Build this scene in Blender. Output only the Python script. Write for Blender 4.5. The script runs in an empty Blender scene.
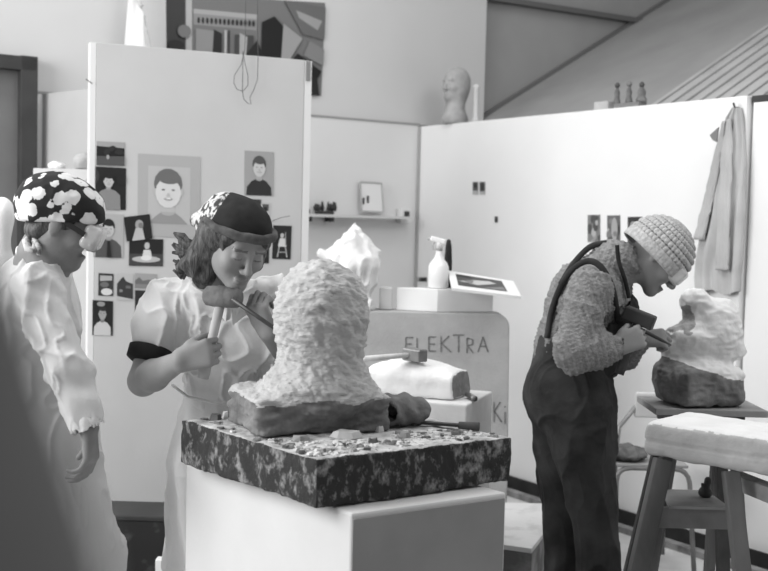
import bpy, bmesh, math, random
import numpy as np
from mathutils import Vector, Matrix, noise as mnoise
C = bpy.context.scene
COL = C.collection
# ---------------------------------------------------------------- camera
F = 1130.0
CAMH = 1.5
cam = bpy.data.objects.new('camera', bpy.data.cameras.new('camera')); COL.objects.link(cam)
ROT = Matrix.Rotation(math.radians(90-3.2), 3, 'X') @ Matrix.Rotation(math.radians(1.4), 3, 'Z')
cam.matrix_world = Matrix.Translation((0, 0, CAMH)) @ ROT.to_4x4()
cam.data.sensor_width = 36; cam.data.lens = 36*F/768
cam.data.clip_start = 0.02
cam.data.dof.use_dof = True; cam.data.dof.focus_distance = 3.3; cam.data.dof.aperture_fstop = 4.0
C.camera = cam
# ---------------------------------------------------------------- light
w = bpy.data.worlds.new('world'); C.world = w; w.use_nodes = True
bg = w.node_tree.nodes['Background']; bg.inputs[0].default_value = (1, 1, 1, 1); bg.inputs[1].default_value = 0.31
def area(name, loc, target, sx, sy, power):
    l = bpy.data.lights.new(name, 'AREA'); l.shape = 'RECTANGLE'; l.size = sx; l.size_y = sy; l.energy = power
    o = bpy.data.objects.new(name, l); COL.objects.link(o); o.location = loc
    o.rotation_euler = (Vector(target)-Vector(loc)).to_track_quat('-Z', 'Y').to_euler()
    return o
area('window_daylight', (-3.3, 2.4, 2.5), (0.6, 4.0, 0.9), 2.6, 1.8, 185)
area('skylight_daylight', (-0.2, 4.3, 4.6), (0.3, 4.2, 0), 3.0, 2.6, 80)
area('skylight_right_daylight', (2.2, 2.9, 3.9), (1.1, 4.3, 1.0), 1.6, 1.6, 42)
vs = C.view_settings; vs.view_transform = 'Standard'; vs.look = 'None'; vs.exposure = 0.0; vs.gamma = 1; vs.use_curve_mapping = False

# ---------------------------------------------------------------- helpers
def P(px, py, Y):
    d = ROT @ Vector(((px-384)/F, -(py-285.5)/F, -1)); d *= Y/d.y
    return Vector((d.x, d.y, d.z+CAMH))
def RP(px, py, q, n):
    d = ROT @ Vector(((px-384)/F, -(py-285.5)/F, -1)); o = Vector((0, 0, CAMH))
    return o + d*((q-o).dot(n)/d.dot(n))
WOFF = {}
def empty(name, loc):
    o = bpy.data.objects.new(name, None); COL.objects.link(o); o.location = loc; o.empty_display_size = .05
    WOFF[o.name] = Vector(loc); return o
def tag(o, label=None, cat=None, group=None, kind=None):
    if label: o['label'] = label
    if cat: o['category'] = cat
    if group: o['group'] = group
    if kind: o['kind'] = kind
    return o
def thing(name, loc, label, cat, group=None): return tag(empty(name, loc), label, cat, group)

def link(name, verts, faces, mats, fm=None, parent=None, smooth=False, bevel=0, origin=None):
    v = np.asarray(verts, dtype=np.float64).reshape(-1, 3)
    if parent is not None: off = WOFF[parent.name]
    else:
        off = Vector(origin) if origin is not None else Vector(((v[:,0].min()+v[:,0].max())/2, (v[:,1].min()+v[:,1].max())/2, v[:,2].min()))
    v = v - np.array(off)
    me = bpy.data.meshes.new(name)
    if isinstance(faces, np.ndarray) and faces.ndim == 2:
        nf, k = faces.shape
        me.vertices.add(len(v)); me.vertices.foreach_set('co', v.astype(np.float32).ravel())
        me.loops.add(nf*k); me.loops.foreach_set('vertex_index', faces.astype(np.int32).ravel())
        me.polygons.add(nf); me.polygons.foreach_set('loop_start', np.arange(0, nf*k, k, dtype=np.int32))
        me.polygons.foreach_set('loop_total', np.full(nf, k, dtype=np.int32))
        me.update(calc_edges=True)
    else:
        me.from_pydata([tuple(a) for a in v], [], [tuple(f) for f in faces]); me.update()
    if not isinstance(mats, (list, tuple)): mats = [mats]
    for m in mats: me.materials.append(m)
    if fm is not None: me.polygons.foreach_set('material_index', np.asarray(fm, dtype=np.int32))
    if smooth: me.polygons.foreach_set('use_smooth', np.ones(len(me.polygons), dtype=bool))
    o = bpy.data.objects.new(name, me); COL.objects.link(o)
    if parent is not None: o.parent = parent
    else: o.location = off
    WOFF[o.name] = Vector(off)
    if bevel:
        b = o.modifiers.new('bevel', 'BEVEL'); b.width = bevel; b.segments = 2; b.limit_method = 'ANGLE'
    return o

class MB:
    def __init__(s): s.v = []; s.f = []; s.m = []
    def add(s, vs, fs, m=0):
        n = len(s.v); s.v += [tuple(a) for a in vs]; s.f += [tuple(i+n for i in f) for f in fs]; s.m += [m]*len(fs); return s
    def hexa(s, b, t, m=0):      # four bottom, four top points
        return s.add(list(b)+list(t), [(3,2,1,0),(4,5,6,7),(0,1,5,4),(1,2,6,5),(2,3,7,6),(3,0,4,7)], m)
    def box(s, c, sz, rz=0, m=0, R=None):
        R = R if R is not None else Matrix.Rotation(rz, 3, 'Z'); c = Vector(c); x, y, z = sz[0]/2, sz[1]/2, sz[2]/2
        q = [c+R@Vector(p) for p in ((-x,-y,-z),(x,-y,-z),(x,y,-z),(-x,y,-z),(-x,-y,z),(x,-y,z),(x,y,z),(-x,y,z))]
        return s.hexa(q[:4], q[4:], m)
    def bar(s, a, b, w, h, up=(0,0,1), m=0):
        a = Vector(a); b = Vector(b); d = (b-a); L = d.length; d.normalize()
        u = Vector(up); sx = d.cross(u).normalized(); u2 = sx.cross(d)
        R = Matrix((sx, d, u2)).transposed()
        return s.box((a+b)/2, (w, L, h), R=R, m=m)
    def tube(s, pts, r, n=10, m=0):
        pts = [Vector(p) for p in pts]; k = len(pts)
        rr = r if isinstance(r, (list, tuple)) else [r]*k
        vs = []; nrm = None
        for i, p in enumerate(pts):
            t = (pts[min(i+1, k-1)]-pts[max(i-1, 0)]).normalized()
            if nrm is None: nrm = t.orthogonal().normalized()
            nrm = (nrm - t*nrm.dot(t)).normalized(); bn = t.cross(nrm)
            for j in range(n):
                a = 2*math.pi*j/n; vs.append(p+(nrm*math.cos(a)+bn*math.sin(a))*rr[i])
        fs = [(i*n+j, i*n+(j+1)%n, (i+1)*n+(j+1)%n, (i+1)*n+j) for i in range(k-1) for j in range(n)]
        fs += [tuple(range(n-1, -1, -1)), tuple((k-1)*n+j for j in range(n))]
        return s.add(vs, fs, m)
    def lathe(s, base, prof, n=24, m=0, axis=(0,0,1), sq=1.0):
        base = Vector(base); ax = Vector(axis).normalized(); q = Vector((0,0,1)).rotation_difference(ax)
        vs = []
        for (r, z) in prof:
            for j in range(n):
                a = 2*math.pi*j/n; vs.append(base+q@Vector((r*math.cos(a), r*sq*math.sin(a), z)))
        k = len(prof)
        fs = [(i*n+j, i*n+(j+1)%n, (i+1)*n+(j+1)%n, (i+1)*n+j) for i in range(k-1) for j in range(n)]
        fs += [tuple(range(n-1, -1, -1)), tuple((k-1)*n+j for j in range(n))]
        return s.add(vs, fs, m)
    def prism(s, pts, d, m=0):   # polygon pts (3D), extruded by vector d
        n = len(pts); d = Vector(d); pts = [Vector(p) for p in pts]
        return s.add(pts+[p+d for p in pts], [tuple(range(n-1,-1,-1)), tuple(range(n, 2*n))]+[(i, (i+1)%n, n+(i+1)%n, n+i) for i in range(n)], m)
    def build(s, name, mats, parent=None, **k): return link(name, s.v, s.f, mats, s.m, parent, **k)

# ---- materials
def lin(v): return v/12.92 if v <= .04045 else ((v+.055)/1.055)**2.4
MATS = {}
def mat(name, a, b=None, scale=8, rough=.85, bump=0, bscale=60, detail=6, lo=.35, hi=.65, stretch=(1,1,1), spec=.3, alpha=1, metal=0):
    if name in MATS: return MATS[name]
    m = bpy.data.materials.new(name); m.use_nodes = True; nt = m.node_tree; N = nt.nodes; L = nt.links
    p = N['Principled BSDF']; p.inputs['Roughness'].default_value = rough
    p.inputs['Specular IOR Level'].default_value = spec; p.inputs['Metallic'].default_value = metal
    p.inputs['Base Color'].default_value = (a, a, a, 1); p.inputs['Alpha'].default_value = alpha
    tc = N.new('ShaderNodeTexCoord'); mp = N.new('ShaderNodeMapping'); mp.inputs['Scale'].default_value = stretch
    L.new(tc.outputs['Object'], mp.inputs[0])
    if b is not None:
        n = N.new('ShaderNodeTexNoise'); n.inputs['Scale'].default_value = scale; n.inputs['Detail'].default_value = detail
        r = N.new('ShaderNodeValToRGB'); r.color_ramp.elements[0].position = lo; r.color_ramp.elements[1].position = hi
        r.color_ramp.elements[0].color = (a,a,a,1); r.color_ramp.elements[1].color = (b,b,b,1)
        L.new(mp.outputs[0], n.inputs['Vector']); L.new(n.outputs[0], r.inputs[0]); L.new(r.outputs[0], p.inputs['Base Color'])
    if bump:
        n2 = N.new('ShaderNodeTexNoise'); n2.inputs['Scale'].default_value = bscale; n2.inputs['Detail'].default_value = 5
        bp = N.new('ShaderNodeBump'); bp.inputs['Strength'].default_value = bump; bp.inputs['Distance'].default_value = .01
        L.new(mp.outputs[0], n2.inputs['Vector']); L.new(n2.outputs[0], bp.inputs['Height']); L.new(bp.outputs[0], p.inputs['Normal'])
    MATS[name] = m; return m
def G(v):
    v = round(v*20)/20
    return mat('print_grey_%d' % round(v*100), lin(v)*.95+.004, rough=.45, spec=.4)

WHITE_WALL = mat('white_wall', .70, .66, 1.2, rough=.9, bump=.05, bscale=40)
RIGHT_WALL = mat('right_wall_paint', .84, .80, 1.5, rough=.9, bump=.05, bscale=30)
BOARD = mat('board_paint', .50, .465, 2.5, rough=.9, bump=.06, bscale=50)
BOARD_EDGE = mat('board_edge', .66, rough=.8)
SHADED_WALL = mat('shaded_wall', .36, .33, 3, rough=.9)
SLOPE_SHADED = mat('slope_shaded', .33, .29, 3, rough=.9)  # sloping wall lies in shade, put into this mid-grey colour
DARK = mat('dark_trim', .035, .05, 6, rough=.6)
DARKER = mat('black_paint', .015, .03, 10, rough=.6)
DOORM = mat('door_paint', .16, .13, 4, rough=.7)
FLOORM = mat('floor_screed', .62, .42, 3, rough=.9, bump=.1, bscale=25)
PLASTER = mat('white_plaster', .84, .78, 10, rough=.9, bump=.15, bscale=60)
PLINTH = mat('plinth_paint', .62, .58, 4, rough=.85, bump=.04)
CONCRETE = mat('grey_concrete', .42, .34, 6, rough=.95, bump=.25, bscale=90)
WOOD = mat('worn_wood', .06, .17, 5, rough=.8, bump=.25, bscale=40, stretch=(1,1,.35))
WOODL = mat('pale_wood', .62, .48, 8, rough=.7, bump=.1, stretch=(3,3,.6))
METAL = mat('steel', .30, .16, 12, rough=.4, metal=.6)
DARKMETAL = mat('dark_iron', .05, .12, 14, rough=.5, metal=.4)
CLOTHW = mat('white_cotton', .74, .68, 5, rough=.95, bump=.12, bscale=120)
CLOTHC = mat('grey_linen', .50, .42, 6, rough=.95, bump=.12, bscale=120)
SKIN = mat('skin', .29, .24, 10, rough=.55, bump=.05, bscale=90)
SKIND = mat('weathered_skin', .24, .18, 14, rough=.6, bump=.1, bscale=90)
LIP = mat('lips', .21, rough=.5)
BROW = mat('brow_hair', .13, rough=.7)
HAIR = mat('dark_hair', .025, .10, 30, rough=.45, bump=.6, bscale=70, stretch=(3,3,.5))
BLACKC = mat('black_cloth', .012, .02, 20, rough=.9, bump=.1)

# ---- numpy noise
_r = np.random.RandomState(3); PERM = _r.rand(64, 64, 64).astype(np.float32)
def vnoise(p):
    p = np.asarray(p, dtype=np.float32); i = np.floor(p).astype(int); f = p-i; f = f*f*(3-2*f); i &= 63; j = (i+1) & 63
    def g(a, b, c): return PERM[a[..., 0], b[..., 1], c[..., 2]]
    x, y, z = f[..., 0], f[..., 1], f[..., 2]
    return (((g(i,i,i)*(1-x)+g(j,i,i)*x)*(1-y)+(g(i,j,i)*(1-x)+g(j,j,i)*x)*y)*(1-z)
          + ((g(i,i,j)*(1-x)+g(j,i,j)*x)*(1-y)+(g(i,j,j)*(1-x)+g(j,j,j)*x)*y)*z)*2-1
def fbm(p, o=4):
    s = 0; a = 1
    for k in range(o): s = s+a*vnoise(p*(2**k)+17.3*k); a *= .5
    return s
def ridge(p): return 1-np.abs(vnoise(p))*2

# ---- signed distance fields
class SDF:
    def __init__(s, lo, hi, res):
        s.lo = np.array(lo, dtype=np.float64); s.res = res
        s.n = np.ceil((np.array(hi)-s.lo)/res).astype(int)+1
        s.F = np.full(tuple(s.n), .06, dtype=np.float32)
    def sub(s, lo, hi, mg=.06):
        a = np.maximum(np.floor((np.array(lo)-mg-s.lo)/s.res).astype(int), 0)
        b = np.minimum(np.ceil((np.array(hi)+mg-s.lo)/s.res).astype(int)+1, s.n)
        if (b <= a).any(): return None, None
        ax = [(s.lo[i]+np.arange(a[i], b[i])*s.res).astype(np.float32) for i in range(3)]
        X, Y, Z = np.meshgrid(*ax, indexing='ij')
        return (slice(a[0],b[0]), slice(a[1],b[1]), slice(a[2],b[2])), (X, Y, Z)
    def comb(s, sl, d, k, op):
        f = s.F[sl]
        if op == 'sub': d = -d; 
        if op in ('sub', 'int'):
            if k > 0: h = np.clip(.5-.5*(d-f)/k, 0, 1); # smooth max
            if k > 0: r = d*(1-h)+f*h+k*h*(1-h)
            else: r = np.maximum(f, d)
        else:
            if k > 0: h = np.clip(.5+.5*(d-f)/k, 0, 1); r = d*(1-h)+f*h-k*h*(1-h)
            else: r = np.minimum(f, d)
        s.F[sl] = r
    def cap(s, a, b, ra, rb=None, k=.02, op='add'):
        rb = ra if rb is None else rb; a = np.array(a, dtype=np.float32); b = np.array(b, dtype=np.float32); R = max(ra, rb)
        sl, g = s.sub(np.minimum(a, b)-R, np.maximum(a, b)+R)
        if sl is None: return s
        ba = b-a; L2 = max(float(ba@ba), 1e-9)
        X, Y, Z = g[0]-a[0], g[1]-a[1], g[2]-a[2]
        h = np.clip((X*ba[0]+Y*ba[1]+Z*ba[2])/L2, 0, 1)
        d = np.sqrt((X-h*ba[0])**2+(Y-h*ba[1])**2+(Z-h*ba[2])**2)-(ra+(rb-ra)*h)
        s.comb(sl, d, k, op); return s
    def chain(s, pts, rs, k=.02):
        for i in range(len(pts)-1): s.cap(pts[i], pts[i+1], rs[i], rs[i+1], k)
        return s
    def ell(s, c, r, R=None, k=.02, op='add'):
        R = np.array(R if R is not None else np.eye(3), dtype=np.float32); c = np.array(c, dtype=np.float32); r = np.array(r, dtype=np.float32)
        ext = np.sqrt(((R*r)**2).sum(1)); sl, g = s.sub(c-ext, c+ext)
        if sl is None: return s
        X, Y, Z = g[0]-c[0], g[1]-c[1], g[2]-c[2]
        q = [R[0,i]*X+R[1,i]*Y+R[2,i]*Z for i in range(3)]
        k0 = np.sqrt(sum((q[i]/r[i])**2 for i in range(3))); k1 = np.sqrt(sum((q[i]/r[i]**2)**2 for i in range(3)))+1e-6
        s.comb(sl, k0*(k0-1)/k1, k, op); return s
    def rbox(s, c, h, R=None, rad=.01, k=.02, op='add'):
        R = np.array(R if R is not None else np.eye(3), dtype=np.float32); c = np.array(c, dtype=np.float32); h = np.array(h, dtype=np.float32)
        ext = (np.abs(R)*h).sum(1); sl, g = s.sub(c-ext, c+ext)
        if sl is None: return s
        X, Y, Z = g[0]-c[0], g[1]-c[1], g[2]-c[2]
        q = [np.abs(R[0,i]*X+R[1,i]*Y+R[2,i]*Z)-(h[i]-rad) for i in range(3)]
        d = np.sqrt(sum(np.maximum(a, 0)**2 for a in q))+np.minimum(np.maximum(np.maximum(q[0], q[1]), q[2]), 0)-rad
        s.comb(sl, d, k, op); return s
    def plane(s, p, n, k=.0):    # keep the side opposite to n
        n = np.array(n, dtype=np.float64); n /= np.linalg.norm(n); p = np.array(p)
        ax = [(s.lo[i]+np.arange(s.n[i])*s.res-p[i])*n[i] for i in range(3)]
        d = (ax[0][:,None,None]+ax[1][None,:,None]+ax[2][None,None,:]).astype(np.float32)
        s.comb((slice(None),)*3, d, k, 'int'); return s
    def mesh(s):
        F = s.F; F[0], F[-1], F[:,0], F[:,-1], F[:,:,0], F[:,:,-1] = (.05,)*6
        ins = F < 0; n = s.n
        c = [ins[i:n[0]-1+i, j:n[1]-1+j, k:n[2]-1+k] for i in (0,1) for j in (0,1) for k in (0,1)]
        allv = c[0].copy(); anyv = c[0].copy()
        for q in c[1:]: allv &= q; anyv |= q
        act = anyv & ~allv; I, J, K = np.nonzero(act); N = len(I)
        vals = {(i,j,k): F[I+i, J+j, K+k] for i in (0,1) for j in (0,1) for k in (0,1)}
        acc = np.zeros((N, 3)); cnt = np.zeros(N)
        for ax in range(3):
            for u in (0,1):
                for v in (0,1):
                    a = [0,0,0]; o = [t for t in range(3) if t != ax]; a[o[0]] = u; a[o[1]] = v; b = list(a); b[ax] = 1
                    fa, fb = vals[tuple(a)], vals[tuple(b)]; m = (fa < 0) != (fb < 0)
                    t = np.where(m, fa/np.where(m, fa-fb, 1), 0)
                    p = np.zeros((N, 3)); p[:, o[0]] = u; p[:, o[1]] = v; p[:, ax] = t
                    acc += p*m[:, None]; cnt += m
        V = (np.stack([I, J, K], 1)+acc/np.maximum(cnt, 1)[:, None])*s.res+s.lo
        idx = np.full(act.shape, -1, dtype=np.int32); idx[I, J, K] = np.arange(N)
        Q = []
        for ax in range(3):
            a = [slice(1, n[t]-1) for t in range(3)]; b = list(a); a[ax] = slice(0, n[ax]-1); b[ax] = slice(1, n[ax])
            A = ins[tuple(a)]; B = ins[tuple(b)]; off = [1,1,1]; off[ax] = 0
            u, v = [(1,2),(2,0),(0,1)][ax]
            for flip, M in ((False, A & ~B), (True, ~A & B)):
                e = np.nonzero(M); e = [e[t]+off[t] for t in range(3)]
                def cell(du, dv):
                    q = [e[0].copy(), e[1].copy(), e[2].copy()]; q[u] -= du; q[v] -= dv; return idx[q[0], q[1], q[2]]
                qd = np.stack([cell(1,1), cell(0,1), cell(0,0), cell(1,0)], 1)
                Q.append(qd[:, ::-1] if flip else qd)
        Q = np.concatenate(Q); Q = Q[(Q >= 0).all(1)]
        return V, Q
def normals(V, Q):
    n = np.cross(V[Q[:,2]]-V[Q[:,0]], V[Q[:,3]]-V[Q[:,1]]); out = np.zeros_like(V)
    for i in range(4): np.add.at(out, Q[:, i], n)
    return out/(np.linalg.norm(out, axis=1)[:, None]+1e-12)
def relax(V, Q, it=2, lam=.5):
    for _ in range(it):
        s = np.zeros_like(V); c = np.zeros(len(V))
        for i in range(4):
            a, b = Q[:, i], Q[:, (i+1) % 4]
            np.add.at(s, a, V[b]); np.add.at(c, a, 1); np.add.at(s, b, V[a]); np.add.at(c, b, 1)
        V = V+lam*(s/np.maximum(c, 1)[:, None]-V)
    return V
def sdfobj(S, name, mats, parent=None, disp=None, matfn=None, it=2, **kw):
    V, Q = S.mesh(); V = relax(V, Q, it)
    if disp is not None:
        n = normals(V, Q); V = V+n*disp(V, n)[:, None]
    fm = None
    if matfn is not None:
        n = normals(V, Q); fm = matfn(V[Q].mean(1), n[Q].mean(1))
    return link(name, V, Q, mats, fm, parent, smooth=True, **kw)

def frame(fwd, up):     # columns: right, forward, up
    f = Vector(fwd).normalized(); r = f.cross(Vector(up)).normalized(); u = r.cross(f)
    return Matrix((r, f, u)).transposed()
def head_sdf(S, c, R, s=1.0, ears=True):
    Rn = np.array(R)
    def T(x, y, z): return Vector(c)+R@(Vector((x, y, z))*s)
    def E(p, r, k=.012, op='add'): S.ell(T(*p), [q*s for q in r], Rn, k, op)
    E((0,-.012,.028), (.075,.094,.087), .01)
    E((0,.022,-.03), (.062,.062,.085), .03)
    for x in (-1, 1):
        S.cap(T(x*.048,-.005,-.055), T(x*.012,.068,-.1), .02*s, .015*s, .03)
        E((x*.04,.055,-.03), (.024,.028,.026), .02)
        E((x*.028,.079,.02), (.026,.012,.009), .012)
    E((0,.072,-.1), (.02,.018,.017), .02)
    for x in (-1, 1): E((x*.031,.1,-.002), (.02,.018,.014), .012, 'sub')
    for x in (-1, 1): E((x*.031,.074,-.004), (.016,.014,.0125), .003)
    S.cap(T(0,.086,.008), T(0,.108,-.036), .007*s, .0115*s, .012)
    for x in (-1, 1): E((x*.012,.096,-.041), (.009,.011,.008), .006)
    E((0,.087,-.07), (.024,.012,.0055), .005); E((0,.085,-.081), (.02,.012,.0065), .005)
    if ears:
        for x in (-1, 1): E((x*.077,-.012,-.012), (.009,.019,.031), .006)
    return T
def face_mat(c, R, s=1.0):   # 1 brows and lash line, 2 lips
    Rn = np.array(R); c = np.array(c)
    def fn(V, n):
        q = (V-c)@Rn/s; x, y, z = np.abs(q[:,0]), q[:,1], q[:,2]
        m = np.zeros(len(V), dtype=int)
        m[(y > .06) & (x > .012) & (x < .05) & (z > .017-.12*(x-.03)**2/.02) & (z < .0245)] = 1
        m[(y > .06) & (x > .018) & (x < .045) & (np.abs(z+.0085) < .0022)] = 1
        m[(y > .085) & (x < .024) & (z > -.087) & (z < -.066)] = 2
        return m
    return fn
def hand_sdf(S, wrist, f, n, side=1, curl=(50,60,40), sc=1.0, thumb=(.6,.6,.5), spread=.0, tcurl=.5):
    f = Vector(f).normalized(); n = (Vector(n)-f*Vector(n).dot(f)).normalized(); sd = f.cross(n).normalized()*side
    w0 = Vector(wrist); A = lambda a, b, c: w0+(f*a+sd*b+n*c)*sc
    for i, b in enumerate((.028, .009, -.01, -.028)):
        S.cap(A(.0, b*.6, 0), A(.085-.004*abs(i-1), b, 0), .015*sc, .0125*sc, .012)
    S.cap(A(.01, .02, .004), A(.045, .036, .01), .015*sc, .014*sc, .012)
    for i, (b, L) in enumerate(((.03,.042), (.01,.047), (-.01,.044), (-.029,.034))):
        p = A(.087-.004*abs(i-1), b, 0); a = 0
        for j, (l, r) in enumerate(((L, .0095), (L*.62, .0085), (L*.5, .0075))):
            a += math.radians(curl[j]+i*3)
            d = f*math.cos(a)+n*math.sin(a)+sd*spread*(1.5-i)
            q = p+d*l*sc; S.cap(p, q, r*sc, (r-.001)*sc, .003); p = q
    p = A(.035, .036, .008); d = (f*thumb[0]+sd*thumb[1]+n*thumb[2]).normalized()
    q = p+d*.04*sc; S.cap(p, q, .0125*sc, .0105*sc, .008)
    d2 = (d+n*tcurl-sd*tcurl*.4).normalized(); S.cap(q, q+d2*.03*sc, .0105*sc, .0085*sc, .003)

# ================================================================ SETTING
ZT = 2.11                                   # top of the partitions
CORNER = Vector((.2, 7.2, 0)); DW = Vector((.5646, -.8254, 0)); DB = Vector((.8254, .5646, 0))
def wb(s, t, z): return CORNER+DB*s+DW*t+Vector((0, 0, z))     # s along the back wall, t towards the camera
def slab(a, b, n, th, z0, z1, m=0, mb=None):
    mb = mb or MB(); a = Vector(a); b = Vector(b); n = Vector(n)*th
    q = [a, b, b+n, a+n]
    return mb.hexa([Vector((p.x, p.y, z0)) for p in q], [Vector((p.x, p.y, z1)) for p in q], m)
def struct(o): o['kind'] = 'structure'; return o
struct(MB().box((0.5, 4.5, -.05), (13, 13, .1)).build('floor', FLOORM))
# back wall, its upper white part and the part beyond, coloured grey for its shade
struct(slab(wb(-4.6,0,0), wb(0,0,0), DB.cross(Vector((0,0,1)))*-1, .1, 0, ZT+.01).build('wall_back', WHITE_WALL))
struct(slab(wb(-4.6,-.02,0), wb(.535,-.02,0), -DW, .1, ZT+.012, 4.2).build('wall_back_upper', mat('upper_wall', .60, .56, 1.2, rough=.9)))
struct(slab(wb(.535,-.1,0), wb(4.2,-.1,0), -DW, .1, 0, 4.2).build('wall_back_shaded', SHADED_WALL))
struct(slab(wb(-4.6,.004,0), wb(0,.004,0), -DW, .02, ZT+.006, ZT+.018).build('trim_1', mat('joint', .30)))
struct(MB().bar(wb(.35,-.07,3.0), wb(2.06,-.07,3.02), .06, .035).build('trim_2', mat('batten', .14)))
# sloping boarding behind the right partition
def slp(s, t, dz=0): return wb(s, t, 2.23+.57*(s-.615)+dz)
struct(MB().hexa([slp(.3,-.1,-.06), slp(4.4,-.1,-.06), slp(4.4,4.6,-.06), slp(.3,4.6,-.06)], [slp(.3,-.1), slp(4.4,-.1), slp(4.4,4.6), slp(.3,4.6)]).build('wall_slope', SLOPE_SHADED))
struct(MB().bar(slp(.45,-.08,.01), slp(2.9,-.08,.01), .03, .03).build('trim_3', mat('slope_edge', .16)))
# ribbed panel further right
rb = MB()
t0 = None
for i in range(40):
    a = slp(.3, 1.5+i*.05, 0.0 if i % 2 else .01); b = slp(4.4, 1.5+i*.05, 0.0 if i % 2 else .01)
    rb.bar(a, b, .05 if i % 2 else .034, .02)
struct(rb.build('wall_slope_ribs', mat('rib_paint', .44, .38, 5)))
# right partition
struct(slab(wb(0,0,0), wb(0,2.505,0), DB, .09, 0, ZT).build('wall_right', RIGHT_WALL, bevel=.004))
struct(slab(wb(.03,2.52,0), wb(.03,4.6,0), DB, .06, 0, ZT-.03).build('wall_right_near', RIGHT_WALL))
struct(slab(wb(.028,2.51,0), wb(.028,4.6,0), DB, .07, ZT-.028, ZT-.0).build('trim_4', DARK))
struct(slab(wb(-.012,0.0,0), wb(-.012,4.6,0), -DB, .012, .0, .075).build('baseboard_right', DARKER))
struct(slab(wb(-.09,.4,0), wb(-.09,4.4,0), -DB, .05, 0, .03).build('trim_5', mat('floor_rail', .12, .3, 9)))
struct(slab(wb(-.003,0.003,0), wb(-.003,.02,0), -DB, .01, 0, ZT).build('trim_6', mat('corner_strip', .38)))
# doorway and panel at the far left
dx = lambda px: RP(px, 200, wb(0,.0,0), DW)
def onback(px, z, t=0):
    d = dx(px); return Vector((d.x, d.y, z))+DW*t
fr = MB(); a, b = onback(-60, 0), onback(31, 0)
ZD = RP(31, 58, wb(0,0,0), DW).z
fr.bar(onback(24, 0, .04), onback(24, ZD-.001, .04), .085, .08, up=DW); fr.bar(onback(-60, ZD-.04, .04), onback(31, ZD-.04, .04), .08, .07)
struct(fr.build('door_frame', DARK, bevel=.004))
struct(slab(onback(-60,0,.005), onback(16,0,.005), DW, .02, 0, ZD-.075).build('door_1', DOORM))
struct(slab(onback(16,0,.028), onback(19,0,.028), DW, .02, 0, ZD-.08).build('trim_7', DARKER))
pa, pb = P(42, 94, 5.85), P(94, 88, 5.53)
struct(slab((pa.x,pa.y,0), (pb.x,pb.y,0), Vector((-(pb-pa).y, (pb-pa).x, 0)).normalized(), .04, 0, pa.z).build('wall_left_screen', mat('screen_paint', .46, .42, 3)))
pc = P(33, 95, 5.87)
struct(slab((pc.x,pc.y,0), (pa.x-.002,pa.y,0), Vector((0,1,0)), .04, 0, pa.z-.0).build('wall_left_shaded_edge', mat('screen_shade', .10)))  # shadowed edge beside the screen, its shade painted as a dark colour

# ================================================================ FREE-STANDING DISPLAY BOARD
BA = Vector((-1.285, 5.0, 0)); BB = Vector((-.40, 5.40, 0)); BD = (BB-BA).normalized(); BN = Vector((BD.y, -BD.x, 0))   # BN faces the camera
bq = BA; zt = (P(96, 41, 5.0).z+P(299, 61, 5.4).z)/2
board = thing('display_board', ((BA+BB)/2), 'tall grey freestanding display board pinned with family photographs', 'board')
slab(BA, BB, -BN, .045, .16, zt).build('panel', BOARD, board, bevel=.003)
slab(BA-BD*.026, BA-BD*.001, -BN, .05, .1, zt-.002).build('edge_strip', BOARD_EDGE, board)
slab(BB+BD*.001, BB+BD*.036, -BN, .05, .1, zt-.002).build('edge_strip', BOARD_EDGE, board)
for e in (BA+BD*.05, BB-BD*.05):
    MB().box(e-BN*.03+Vector((0,0,.081)), (.05,.05,.158), math.atan2(BD.y, BD.x)).build('foot', DARK, board)
MB().box(BB+BD*.016+BN*.004+Vector((0,0,zt-.05)), (.02,.006,.09), math.atan2(BD.y, BD.x)).build('corner_bracket', mat('batten2', .2), board)

def circ(cx, cy, rx, ry, n=14, a0=0, a1=360): return [(cx+rx*math.cos(math.radians(a0+(a1-a0)*i/n)), cy+ry*math.sin(math.radians(a0+(a1-a0)*i/n))) for i in range(n)]
def picture(name, label, cat, quad, q, nrm, base, items, group=None, th=.0015, gap=.0005):
    """quad: pixel corners TL TR BR BL on plane (q, nrm)"""
    K = [RP(x, y, q, nrm)+nrm*gap for x, y in quad]
    def U(u, v, h): 
        return (K[0]*(1-u)*(1-v)+K[1]*u*(1-v)+K[2]*u*v+K[3]*(1-u)*v)+nrm*h
    mb = MB(); mats = [G(base)]; mb.prism([K[3], K[2], K[1], K[0]], nrm*th, 0); h = th
    for pts, val in items:
        h += .00035; m = G(val)
        if m not in mats: mats.append(m)
        pts = [(min(max(u, 0), 1), min(max(v, 0), 1)) for u, v in pts]
        n = len(pts); ar = sum(pts[i][0]*pts[(i+1)%n][1]-pts[(i+1)%n][0]*pts[i][1] for i in range(n))
        if ar > 0: pts = pts[::-1]
        mb.add([U(u, v, h) for u, v in pts], [tuple(range(n))], mats.index(m))
    return tag(mb.build(name, mats), label, cat, group)
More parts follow.
